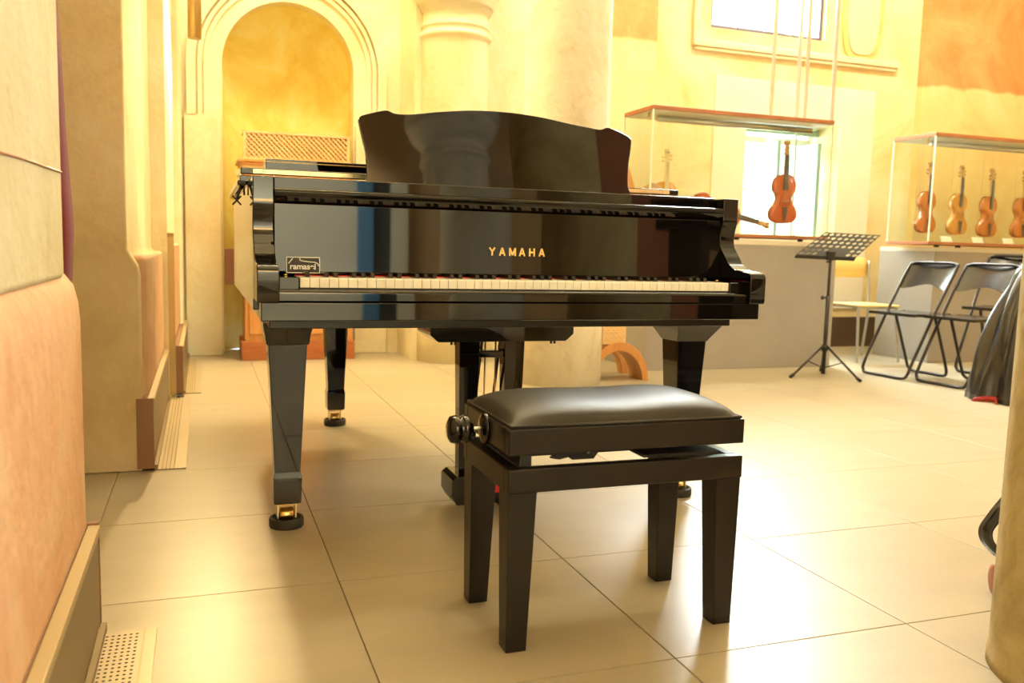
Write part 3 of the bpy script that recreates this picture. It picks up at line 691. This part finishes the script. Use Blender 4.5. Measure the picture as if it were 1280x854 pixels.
# suspension rods above the left case
t = thing('hanging_rods', 'four white rods with a cross plate above the left display case lid', 'hanging rods', 4.2, 5.56, 1.812)
for x, y in ((-.16, .12), (-.04, -.12), (.07, .12), (.20, -.12)): MB().tube([(x, y, 0), (x, y, H-1.812)], .015, 8).build('rod', M['white'], t)
MB().prism([(-.12, .02), (-.03, .0), (.13, .03), (.15, .06), (.02, .035), (-.10, .05)], -.05, .05, 'y').build('cross_plate', M['offwhite'], t, loc=(.0, 0, .93))

# ---------------------------------------------------------------- violins
half = [(0, -.002), (.045, .001), (.082, .016), (.101, .045), (.103, .075), (.094, .102), (.083, .118), (.079, .124), (.066, .140), (.056, .165), (.055, .185), (.062, .206), (.073, .222), (.077, .226), (.084, .245), (.085, .275), (.078, .305), (.060, .332), (.035, .347), (0, .352)]
def violin(label, vm, r, s, z, rz=0, scale=1.0, board='fingerb', neck='maple', rot=None, group=None, strings=True):
    t = thing('violin', label, 'violin', r, s, z, rz, group)
    if rot: t.rotation_euler = rot
    out = cat_smooth(half, 3); poly = [(x, zz) for x, zz in out] + [(-x, zz) for x, zz in reversed(out[1:-1])]
    S = scale; sc = lambda p, q=1: [(a*S*q, .176*S+(b-.176)*S*q) for a, b in p]
    MB().prism(sc(poly, .965), -.018*S, .018*S, 'y', smooth=True).build('ribs', vm, t)
    # arched top plate: nested rings
    for nm, sg in (('top_plate', -1), ('back_plate', 1)):
        mb = MB(); rings = [(1, .0185), (1, .0215), (.93, .024), (.75, .029), (.45, .033), (.02, .034)]; n = len(poly); v = []
        for q, dz in rings: v += [(a, sg*dz*S, b) for a, b in sc(poly, q)]
        f = [(k*n+i, k*n+(i+1) % n, (k+1)*n+(i+1) % n, (k+1)*n+i) for k in range(len(rings)-1) for i in range(n)]
        f.append(tuple((len(rings)-1)*n+i for i in range(n)))
        mb.add(v, f, True); mb.build(nm, vm, t)
    MB().prism([(-.013*S, .345*S), (.013*S, .345*S), (.012*S, .485*S), (-.012*S, .485*S)], -.030*S, -.008*S, 'y').build('neck', M[neck], t, bevel=.003)
    MB().prism([(-.020*S, .235*S), (.020*S, .235*S), (.0125*S, .490*S), (-.0125*S, .490*S)], -.040*S, -.031*S, 'y').build('fingerboard', M[board], t, bevel=.002)
    pb = MB().prism([(-.014*S, .485*S), (.014*S, .485*S), (.012*S, .555*S), (-.012*S, .555*S)], -.032*S, -.006*S, 'y').build('pegbox', M[neck], t, bevel=.003)
    MB().lathe([(.006*S, -.020*S), (.016*S, -.018*S), (.019*S, -.008*S), (.012*S, 0), (.019*S, .008*S), (.016*S, .018*S), (.006*S, .020*S)], (0, -.014*S, .572*S), 16, Matrix.Rotation(PI/2, 4, 'Y')).build('scroll', M[neck], t)
    for k in range(4):
        zz = (.497+.014*k)*S; sd = 1 if k % 2 else -1
        MB().tube([(0, -.02*S, zz), (sd*.034*S, -.02*S, zz)], .003*S, 6).ball((sd*.036*S, -.02*S, zz), .008*S, 8, (.5, .5, 1)).build('peg', M['fingerb' if neck != 'boneneck' else 'maple'], t)
    MB().prism([(-.007*S, .012*S), (.007*S, .012*S), (.021*S, .115*S), (-.021*S, .115*S)], -.046*S, -.040*S, 'y').build('tailpiece', M[board], t, bevel=.002)
    MB().prism([(-.021*S, -.046*S), (.021*S, -.046*S), (.014*S, -.060*S), (-.014*S, -.060*S)][::-1], .1535*S, .1565*S, 'z').prism([(-.021*S, 0), (.021*S, 0), (.021*S, .004*S), (-.021*S, .004*S)], 0, .001, 'z').build('bridge', M['maple'], t) if False else MB().box(-.021*S, .021*S, -.058*S, -.032*S, .154*S, .157*S).build('bridge', M['maple'], t)
    for sx in (-1, 1):
        MB().tube([(sx*.034*S, -.0325*S, .125*S), (sx*.040*S, -.0335*S, .14*S), (sx*.036*S, -.034*S, .16*S), (sx*.030*S, -.034*S, .18*S), (sx*.034*S, -.0335*S, .19*S)], .0018*S, 5).build('sound_hole', M['hole'], t)
    if strings:
        mb = MB()
        for k in range(4):
            a = (-.0135+.009*k)*S; mb.tube([(a*.9, -.047*S, .113*S), (a, -.060*S, .156*S), (a*.6, -.041*S, .49*S)], .0006, 4)
        mb.build('strings', M['steel'], t)
    return t
vg = None
for k, (r, zz, lab, vm) in enumerate(((5.470, 1.035, 'violin nearest the left edge of the right-hand case, behind its corner post', 'vio1'), (5.797, 1.030, 'amber violin hanging second from the left in the right-hand case', 'vio3'), (6.120, 1.022, 'brown orange violin hanging third from the left in the right-hand case', 'vio1'), (6.485, 1.025, 'dark orange violin cut by the right edge of the photo', 'vio1'))):
    vt = violin(lab, M[vm], r, 5.56, zz, rz=R(3), scale=.94, group='violins hanging in the right-hand display case')
    tt = thing('label_card', ['white card under the leftmost hanging violin', 'white card under the second hanging violin', 'white card under the third hanging violin', 'white card by the violin at the photo edge'][k], 'card', r+.10, 5.42, .964, group='white cards on the shelf of the right-hand display case')
    MB().box(-.055, .055, -.002, .002, 0, .05, Matrix.Rotation(R(-25), 4, 'X')).build('card', M['paper'], tt)
    for sx in (-1, 1):
        MB().tube([(sx*.05, .03, .30), (sx*.05, .03, 1.76-zz)], .0012, 4).build('hanging_wire', M['steel'], vt)
violin('tall red orange viola hanging in front of the lower window', M['vio2'], 4.105, 5.56, 1.065, rz=R(-12), scale=1.03)
violin('small orange violin with pale neck standing inside the left display case', M['vio3'], 3.113, 5.58, .985, rz=R(-6), scale=.97, board='boneneck', neck='boneneck')
vl = violin('red viola lying on its side with its neck towards the window', M['vio2'], 3.36, 5.60, 1.165, scale=1.12)
vl.rotation_euler = (Matrix.Rotation(RY, 4, 'Z') @ Matrix.Rotation(R(101), 4, 'Y') @ Matrix.Rotation(R(-12), 4, 'Z')).to_euler()
# psaltery and bowl-backed instrument at the left end of the case
t = thing('psaltery', 'orange triangular string instrument leaning in the left display case', 'instrument', 2.86, 5.66, .972)
MB().prism([(-.10, 0), (.16, 0), (-.04, .60), (-.08, .60)], -.02, .02, 'y', Matrix.Rotation(R(-4), 4, 'X')).build('soundboard', M['vio3'], t, bevel=.004)
for k in range(5):
    MB().tube([(-.08+.03*k, -.024, .03), (-.065+.012*k, -.024-.0, .5-.09*k)], .001, 4).build('string', M['steel'], t)
t = thing('lute_body', 'brown rounded lute lying behind the music desk in the left case', 'instrument', 2.945, 5.455, .972)
mb = MB(); mb.ball((0, 0, .17), .16, 20, (.72, .6, 1)); mb.build('bowl', M['viobrown'], t)
MB().tube([(0, 0, .15), (-.04, 0, .02), (-.06, 0, 0)], [.06, .05, .05], 10).build('neck', M['maple'], t)

# ================================================================= MUSIC STAND
t = thing('music_stand', 'black perforated orchestra music stand on a tripod before the grey plinth', 'music stand', 4.03, 4.90)
BMt = M['blackmatte']
def ROOM(r, s, z): return Vector((r-4.03, s-4.90, z))
c00, c10, c01, c11 = ROOM(3.80, 4.97, .835), ROOM(4.185, 4.835, .824), ROOM(4.06, 5.01, .993), ROOM(4.43, 4.89, .982)
def bil(a, b): return c00*(1-a)*(1-b)+c10*a*(1-b)+c01*(1-a)*b+c11*a*b
nrm = (c10-c00).cross(c01-c00).normalized()
mb = MB(); NX, NY = 9, 6
for i in range(NX):
    for j in range(NY):
        solid = (j == 0 and 2 < i < 7) or (j == 1 and 3 < i < 7)
        aa, bb = i/NX, j/NY; ca, cb = (i+.5)/NX, (j+.5)/NY
        out = []; inn = []
        for k in range(12):
            an = 2*PI*k/12+PI/12; dx, dy = math.cos(an), math.sin(an); m_ = max(abs(dx), abs(dy))
            out.append(bil(ca+dx/m_/NX/2, cb+dy/m_/NY/2)); inn.append(bil(ca+dx*.31/NX, cb+dy*.33/NY))
        # corners need exact quads
        if solid:
            mb.add([bil(aa, bb), bil(aa+1/NX, bb), bil(aa+1/NX, bb+1/NY), bil(aa, bb+1/NY)], [(0,1,2,3)])
        else:
            sq = []
            for k in range(12):
                an = 2*PI*k/12+PI/12
                sq.append(out[k])
            mb.add(out+inn, [(k, (k+1) % 12, 12+(k+1) % 12, 12+k) for k in range(12)])
            for (q0, q1, cxx, cyy) in ((0, 1, 1, 1), (3, 4, -1, 1), (6, 7, -1, -1), (9, 10, 1, -1)):
                mb.add([out[q0], bil(ca+cxx/NX/2, cb+cyy/NY/2), out[q1]], [(0,1,2)])
dk = mb.build('desk', BMt, t)
sol = dk.modifiers.new('thickness', 'SOLIDIFY'); sol.thickness = .003
MB().add([c00, c10, c10-nrm*.035, c00-nrm*.035]+[p+Vector((0, 0, -.004)) for p in (c00, c10, c10-nrm*.035, c00-nrm*.035)], [(0,1,2,3),(7,6,5,4),(0,4,5,1),(1,5,6,2),(2,6,7,3),(3,7,4,0)]).build('desk_lip', BMt, t)
MB().box(-.03, .03, -.015, .015, .80, .86).build('desk_bracket', BMt, t, bevel=.004)
MB().tube([(0, .0, .50), (0, 0, .84)], .010, 10).build('inner_pole', M['chairmetal'], t)
MB().tube([(0, 0, .02), (0, 0, .56)], .014, 10).build('outer_pole', M['chairmetal'], t)
MB().tube([(-.04, 0, .545), (.0, 0, .545)], .006, 8).ball((-.045, 0, .545), .014, 10).tube([(-.03, 0, .79), (0, 0, .79)], .006, 8).build('clamp_knob', BMt, t)
MB().lathe([(.022, .18), (.024, .2), (.022, .22)], (0, 0, 0), 12).build('collar', BMt, t)
for (x, y) in ((3.755-4.03, 4.88-4.90), (4.11-4.03, 4.64-4.90), (.16, .22)):
    lg = MB().tube([(x*.08, y*.08, .21), (x, y, .012)], .008, 8).build('leg', M['chairmetal'], t)
    MB().tube([(x*.93, y*.93, .026), (x*1.05, y*1.05, .008)], .012, 8).build('rubber_foot', M['rubber'], lg)
    MB().tube([(0, 0, .06), (x*.5, y*.5, .112)], .004, 6).build('brace', M['chairmetal'], lg)

# ================================================================= CHAIRS
def folding_chair(label, r, s, rz, group=None, sc=1.0):
    t = thing('folding_chair', label, 'chair', r, s, 0, rz, group); CM = M['chairmetal']
    hw = .20
    # local: faces -x; width along y.  Long frame: feet at x=-.22, top at x=.22
    def path(pts): return cat_smooth(pts, 4)
    lf = path([(-.20, -hw, .10), (-.225, -hw+.01, .03), (-.235, -hw+.05, .012), (-.235, 0, .012), (-.235, hw-.05, .012), (-.225, hw-.01, .03), (-.20, hw, .10), (-.02, hw, .45), (.16, hw, .76), (.18, hw-.02, .79), (.185, hw-.06, .80), (.185, 0, .80), (.185, -hw+.06, .80), (.18, -hw+.02, .79), (.16, -hw, .76), (-.02, -hw, .45)])
    MB().tube(lf, .0105, 8, closed=True).build('front_frame', CM, t)
    h2 = hw-.03
    rf_ = path([(.02, -h2, .45), (.16, -h2, .10), (.185, -h2+.01, .03), (.20, -h2+.05, .012), (.20, 0, .012), (.20, h2-.05, .012), (.185, h2-.01, .03), (.16, h2, .10), (.02, h2, .45)])
    MB().tube(rf_, .0105, 8).build('rear_frame', CM, t)
    for sy in (-1, 1): MB().tube([(.13, sy*(h2+.012), .70-.25), (.02, sy*(h2+.012), .44)], .007, 6).build('side_link', CM, t)
    seat = cat_smooth([(-.20, -.17), (-.16, -.185), (.14, -.17), (.17, -.15), (.17, .15), (.14, .17), (-.16, .185), (-.20, .17)], 3, True)
    MB().prism(seat, .432, .452).build('seat', M['vinyl'], t, bevel=.006, seg=3)
    # curved backrest band between the posts
    mb = MB(); v = []; n = 12
    for i in range(n+1):
        a = i/n*2-1; bow = .035*(1-a*a); wv = .012*math.cos(a*PI)
        for (dx, z) in ((0, .63+wv*1.5), (.012, .80)):
            xb = .09+(z-.63)*.52+dx
            v += [(xb+bow-.006, a*(hw-.008), z), (xb+bow+.006, a*(hw-.008), z)]
    f = []
    for i in range(n):
        b = 4*i; c = b+4
        f += [(b, c, c+2, b+2), (b+1, b+3, c+3, c+1), (b+2, c+2, c+3, b+3), (b, b+1, c+1, c)]
    f += [(0, 2, 3, 1), (4*n, 4*n+1, 4*n+3, 4*n+2)]
    mb.add(v, f, True); mb.build('backrest', M['vinyl'], t, bevel=.003)
    t.scale = (sc, sc, sc)
    return t
FG = 'black folding chairs before the grey plinth'
folding_chair('black folding chair closest to the music stand', 4.70, 4.83, R(4), FG)
folding_chair('middle black folding chair, half in front of the next one', 4.79, 4.42, R(4), FG)
folding_chair('black folding chair standing against the grey plinth behind the black cover', 5.53, 4.80, R(20), FG, sc=1.08)
# school chair with birch seat
t = thing('school_chair', 'birch plywood school chair with grey tube legs between the plinths', 'chair', 4.98, 5.62, 0, R(-4))
GT = mat('grey_tube', (.50, .50, .48), .3, .6)
seat = cat_smooth([(-.18, -.19), (0, -.205), (.18, -.19), (.19, 0), (.175, .18), (0, .19), (-.175, .18), (-.19, 0)], 4, True)
MB().prism(seat, .445, .458).build('seat', M['birch'], t, bevel=.004)
mb = MB(); v = []; n = 14; prf = [(-.075, .0), (.075, .0)]
for i in range(n+1):
    a = i/n*2-1; edge = .085*(1-abs(a)**6)**.5
    yb = .20+.03*(1-a*a)
    v += [(a*.19, yb, .745-edge), (a*.19, yb+.012, .745-edge), (a*.19, yb+.02, .745+edge), (a*.19, yb+.032, .745+edge)]
f = []
for i in range(n):
    b = 4*i; c = b+4; f += [(b, c, c+2, b+2), (b+1, b+3, c+3, c+1), (b+2, c+2, c+3, b+3), (b, b+1, c+1, c)]
mb.add(v, f, True); mb.build('backrest', M['birch'], t)
for sx in (-1, 1):
    MB().tube(cat_smooth([(sx*.20, .26, .01), (sx*.185, .20, .30), (sx*.18, .185, .44), (sx*.175, .21, .80)], 4), .011, 8).build('rear_leg', GT, t)
    MB().tube(cat_smooth([(sx*.19, -.20, .01), (sx*.175, -.16, .40), (sx*.17, -.13, .437), (sx*.17, .17, .437)], 4), .011, 8).build('front_leg', GT, t)
MB().tube([(-.17, -.13, .435), (.17, -.13, .435)], .009, 8).build('crossbar', GT, t)

# ================================================================= BLACK COVER
t = thing('draped_cover', 'black vinyl instrument cover with red lining heaped beside the right pillar', 'cover', 4.78, 3.84)
mb = MB(); rings = 22; n = 64; v = []
for k in range(rings+1):
    q = k/rings; z = .86*q
    for i in range(n):
        a = 2*PI*i/n
        rx = (.47-.02*q-.12*q**3); ry = (.27-.08*q-.06*q**3)
        fold = 1+.09*(1-q*.5)*math.sin(5*a+2.2*q+1)+.05*math.sin(11*a-3*q)+.025*math.sin(19*a+5*q)
        offx = .08*q
        v.append((offx+rx*fold*math.cos(a), ry*fold*math.sin(a), z+(.012*math.sin(7*a)+.09*q*math.cos(a))*(q > .2)))
f = [(k*n+i, k*n+(i+1) % n, (k+1)*n+(i+1) % n, (k+1)*n+i) for k in range(rings) for i in range(n)]
f += [tuple(range(n-1, -1, -1)), tuple(rings*n+i for i in range(n))]
mb.add(v, f, True); mb.build('cover_sheet', M['cover'], t)
mb = MB(); v = []; m_ = 14
for i in range(m_+1):
    a = PI*.93+.55*i/m_
    fold = 1+.09*math.sin(5*a+1)+.05*math.sin(11*a)+.025*math.sin(19*a)
    for z, e in ((.002, 1.05), (.030*math.sin(PI*i/m_)+.006, 1.03)):
        v.append((.47*fold*math.cos(a)*e, .27*fold*math.sin(a)*e, z))
mb.add(v, [(2*i, 2*i+2, 2*i+3, 2*i+1) for i in range(m_)], True); o = mb.build('red_lining', M['redlining'], t)
so = o.modifiers.new('thickness', 'SOLIDIFY'); so.thickness = .006

# bag behind the right pillar: strap loop and ring showing
t = thing('shoulder_bag', 'dark bag with hanging strap and brown leather ring behind the right pillar', 'bag', 2.08, 1.60)
MB().box(-.06, .20, -.08, .10, 0.0, .24).build('bag_body', M['blackmatte'], t, bevel=.03, seg=3)
pts = cat_smooth([(-.05, .0, .262), (-.17, -.02, .262), (-.226, -.031, .235), (-.249, -.024, .20), (-.264, -.018, .168), (-.258, -.02, .136), (-.232, -.03, .106), (-.20, -.03, .092), (-.06, .0, .09)], 5)
mb = MB(); v = []
for p in pts: v += [(p[0], p[1]-.016, p[2]), (p[0], p[1]+.016, p[2])]
mb.add(v, [(2*i, 2*i+2, 2*i+3, 2*i+1) for i in range(len(pts)-1)], True); o = mb.build('strap', M['vinyl'], t)
so = o.modifiers.new('thickness', 'SOLIDIFY'); so.thickness = .012
rr_ = Matrix.Rotation(R(60), 4, 'Z') @ Matrix.Rotation(PI/2, 4, 'X')
MB().lathe([(.026, -.010), (.038, -.008), (.038, .008), (.026, .010)], (0, 0, 0), 20, rr_).build('leather_ring', M['leatherbrown'], t, loc=(-.222, -.03, .040))
MB().lathe([(.001, -.005), (.026, -.005), (.026, .005), (.001, .005)], (0, 0, 0), 20, rr_).build('ring_inset', M['blackmatte'], t, loc=(-.222, -.03, .040))
MB().tube([(-.20, -.02, .04), (-.05, 0, .05)], .006, 6).build('ring_strap', M['vinyl'], t)

# ================================================================= CABINET IN THE NICHE
t = thing('niche_cabinet', 'orange wooden cabinet with pierced lattice crest standing in the arched niche', 'cabinet', .64, 6.50)
MB().box(-.39, .39, -.22, .20, .0, .135).build('plinth', M['woodplinth'], t, bevel=.004)
MB().box(-.365, .375, -.20, .19, .135, 1.33).build('body', M['wood'], t, bevel=.004)
for x0, x1 in ((-.34, -.01), (.01, .35)):
    for z0_, z1_ in ((.18, .66), (.72, 1.28)):
        MB().box(x0, x1, -.215, -.20, z0_, z1_).build('door_panel', M['wood'], t, bevel=.008)
MB().box(-.37, .39, -.205, -.19, 1.285, 1.345).box(-.38, .39, -.20, .19, 1.33, 1.37).build('frieze', M['woodlight'], t, bevel=.003)
MB().box(-.41, .42, -.24, .20, 1.365, 1.385).box(-.39, .40, -.22, .20, 1.345, 1.366).build('cornice', M['wood'], t, bevel=.004)
fr_ = MB().box(-.365, .37, -.10, -.07, 1.385, 1.41).box(-.355, .36, -.10, -.07, 1.575, 1.59).box(-.365, -.345, -.10, -.07, 1.41, 1.59).box(.345, .365, -.10, -.07, 1.41, 1.59).build('crest_frame', M['woodlight'], t)
MB().box(-.36, .36, -.07, -.055, 1.39, 1.585).build('crest_back', M['wood'], t)
MB().box(-.365, .365, -.07, .15, 1.575, 1.59).build('crest_top', M['woodlight'], t)
mb = MB()
for k in range(-6, 25):
    for sg in (-1, 1):
        x = -.345+.034*k; p0 = [x, 1.41]; p1 = [x+sg*.165, 1.575]
        def clip(pa, pb):
            (x0, z0_), (x1, z1_) = pa, pb
            for lim, cmp in ((-.345, -1), (.345, 1)):
                if (x0-lim)*cmp > 0 and (x1-lim)*cmp > 0: return None
                if (x0-lim)*cmp > 0: tt_ = (lim-x1)/(x0-x1); x0, z0_ = lim, z1_+(z0_-z1_)*tt_
                if (x1-lim)*cmp > 0: tt_ = (lim-x0)/(x1-x0); x1, z1_ = lim, z0_+(z1_-z0_)*tt_
            return (x0, z0_), (x1, z1_)
        c = clip(p0, p1)
        if c:
            p = Vector(c[0]); q = Vector(c[1])
            if (q-p).length < .01: continue
            e = (q-p).normalized(); nn = Vector((-e.y, e.x))*.006
            mb.prism([tuple(p-nn), tuple(q-nn), tuple(q+nn), tuple(p+nn)], -.092+.004*sg, -.086+.004*sg, 'y')
o = mb.build('lattice', M['woodlight'], t); o['kind'] = 'stuff'
bb = MB().box(-.497, -.385, -.30, -.10, .535, .775).build('side_box', M['brownbox'], t, bevel=.004); bb['label'] = 'dark brown box fixed to the left side'
MB().box(-.43, -.395, -.304, -.299, .575, .585).build('label_strip', M['brass'], bb)
MB().box(-.385, -.30, -.205, -.12, .56, .75).build('box_bracket', M['brownbox'], t)

# carved bentwood seat behind the piano's right leg
t = thing('carved_chair', 'light orange carved chair with arched bentwood legs behind the piano, right of the column', 'chair', 2.50, 5.0)
for y, dp in ((-.03, .20), (.26, .08)):
    mb = MB(); pts = [(.215*math.cos(a), .262*math.sin(a)-.012) for a in [PI*i/20 for i in range(21)]]; inn = [(.172*math.cos(a), .205*math.sin(a)-.012) for a in [PI*i/20 for i in range(21)]]
    v = [(x, y, max(z, 0)) for x, z in pts]+[(x, y, max(z, 0)) for x, z in inn]+[(x, y+dp, max(z, 0)) for x, z in pts]+[(x, y+dp, max(z, 0)) for x, z in inn]
    n = 21; f = []
    for i in range(20): f += [(i, i+1, n+i+1, n+i), (2*n+i, 3*n+i, 3*n+i+1, 2*n+i+1), (i, 2*n+i, 2*n+i+1, i+1), (n+i, n+i+1, 3*n+i+1, 3*n+i)]
    f += [(0, n, 3*n, 2*n), (n-1, 3*n-1, 4*n-1, 2*n-1)]
    mb.add(v, f, True); mb.build('arched_leg', M['wood'], t, bevel=.003)
pn = MB().box(-.12, .045, -.02, .005, .235, .56).build('carved_panel', M['woodlight'], t, bevel=.004)
for i in range(9):
    for j in range(8):
        MB().ball((-.105+.0165*i, -.021, .262+.0165*j), .006, 6, (1, .5, 1)).build('carved_boss', M['woodlight'], pn) if (i+j) % 2 == 0 else None
MB().box(-.20, -.12, -.02, .30, .215, .235).box(-.20, -.17, -.02, .01, .235, .56).build('side_frame', M['wood'], t, bevel=.003)
MB().box(-.20, .06, -.03, .34, .56, .59).build('seat', M['wood'], t, bevel=.005)

# ================================================================= LEFT WALL DETAILS
t = thing('glass_fin', 'brass-edged dark marbled glass fin standing on the left wall skirting', 'glass fin', -.17, 4.87)
MB().box(-.042, -.004, -.012, .006, .26, .86).build('marbled_glass', M['glassgreen'], t)
MB().box(-.008, .032, -.014, .012, .012, .862).build('brass_edge', M['brassdull'], t, bevel=.004)
MB().box(-.044, .032, -.014, .012, .842, .862).build('brass_cap', M['brassdull'], t)
MB().lathe([(.018, 0), (.018, .012), (.012, .016)], (.052, -.02, 0), 14).build('floor_pivot', M['blackmatte'], t)
t = thing('conduit_pipe', 'thin brown conduit pipe running up the left wall with small clips', 'pipe', -.205, 4.88, .86)
MB().tube([(0, 0, 0), (0, 0, H-.86)], .006, 8).build('pipe', M['brassdull'], t)
for z in (.50, .97): MB().box(-.022, .022, -.008, .02, z, z+.014).build('clip', M['brassdull'], t)
t = thing('wall_lamp', 'brushed brass cylinder lamp hanging at the top of the left wall', 'lamp', -.03, 6.1, 2.105)
MB().lathe([(.040, .0), (.042, .0), (.042, .62), (.001, .62)], (0, 0, 0), 28).build('lamp_tube', M['brassdull'], t)
MB().box(-.10, 0, -.012, .012, .40, .43).build('wall_arm', M['brassdull'], t)
MB().lathe([(.001, .015), (.040, .015)], (0, 0, 0), 28).build('lamp_lens', mat('lamp_lens', (1, .85, .6), emis=12), t)
sl = D.lights.new('wall_lamp_beam', 'SPOT'); sl.energy = 270; sl.color = WARM; sl.spot_size = R(150); sl.spot_blend = .6; sl.shadow_soft_size = .05
so = D.objects.new('wall_lamp_beam', sl); COL.objects.link(so); so.location = W(.02, 6.02, 2.09); so.rotation_euler = W(.18, -.9, -.55).to_track_quat('-Z', 'Y').to_euler()

# red curtain in the recess behind the near pier
mb = MB(); rows = 40; n = 30; v = []
edge = [(1.9, -.345), (1.391, -.322), (1.281, -.316), (1.187, -.313), (1.093, -.311), (.959, -.304), (.86, -.298), (.735, -.306), (.4, -.33), (.05, -.34)]
def er(z):
    for (za, ra), (zb, rb) in zip(edge, edge[1:]):
        if zb <= z <= za: return ra+(rb-ra)*(za-z)/(za-zb)
    return edge[0][1]
for k in range(rows+1):
    z = 1.9-1.85*k/rows
    for i in range(n+1):
        q = i/n; x = er(z)-.45*q; y = .026*math.sin(q*60+z*1.5)+.010*math.sin(q*97+z*4)
        v.append((x, y, z))
mb.add(v, [(k*(n+1)+i, k*(n+1)+i+1, (k+1)*(n+1)+i+1, (k+1)*(n+1)+i) for k in range(rows) for i in range(n)], True)
o = mb.build('curtain', M['curtain'], loc=W(0, 2.4), rz=RY); tag(o, 'dark red velvet curtain hanging in the recess behind the nearest pier', 'curtain')
so = o.modifiers.new('thickness', 'SOLIDIFY'); so.thickness = .006
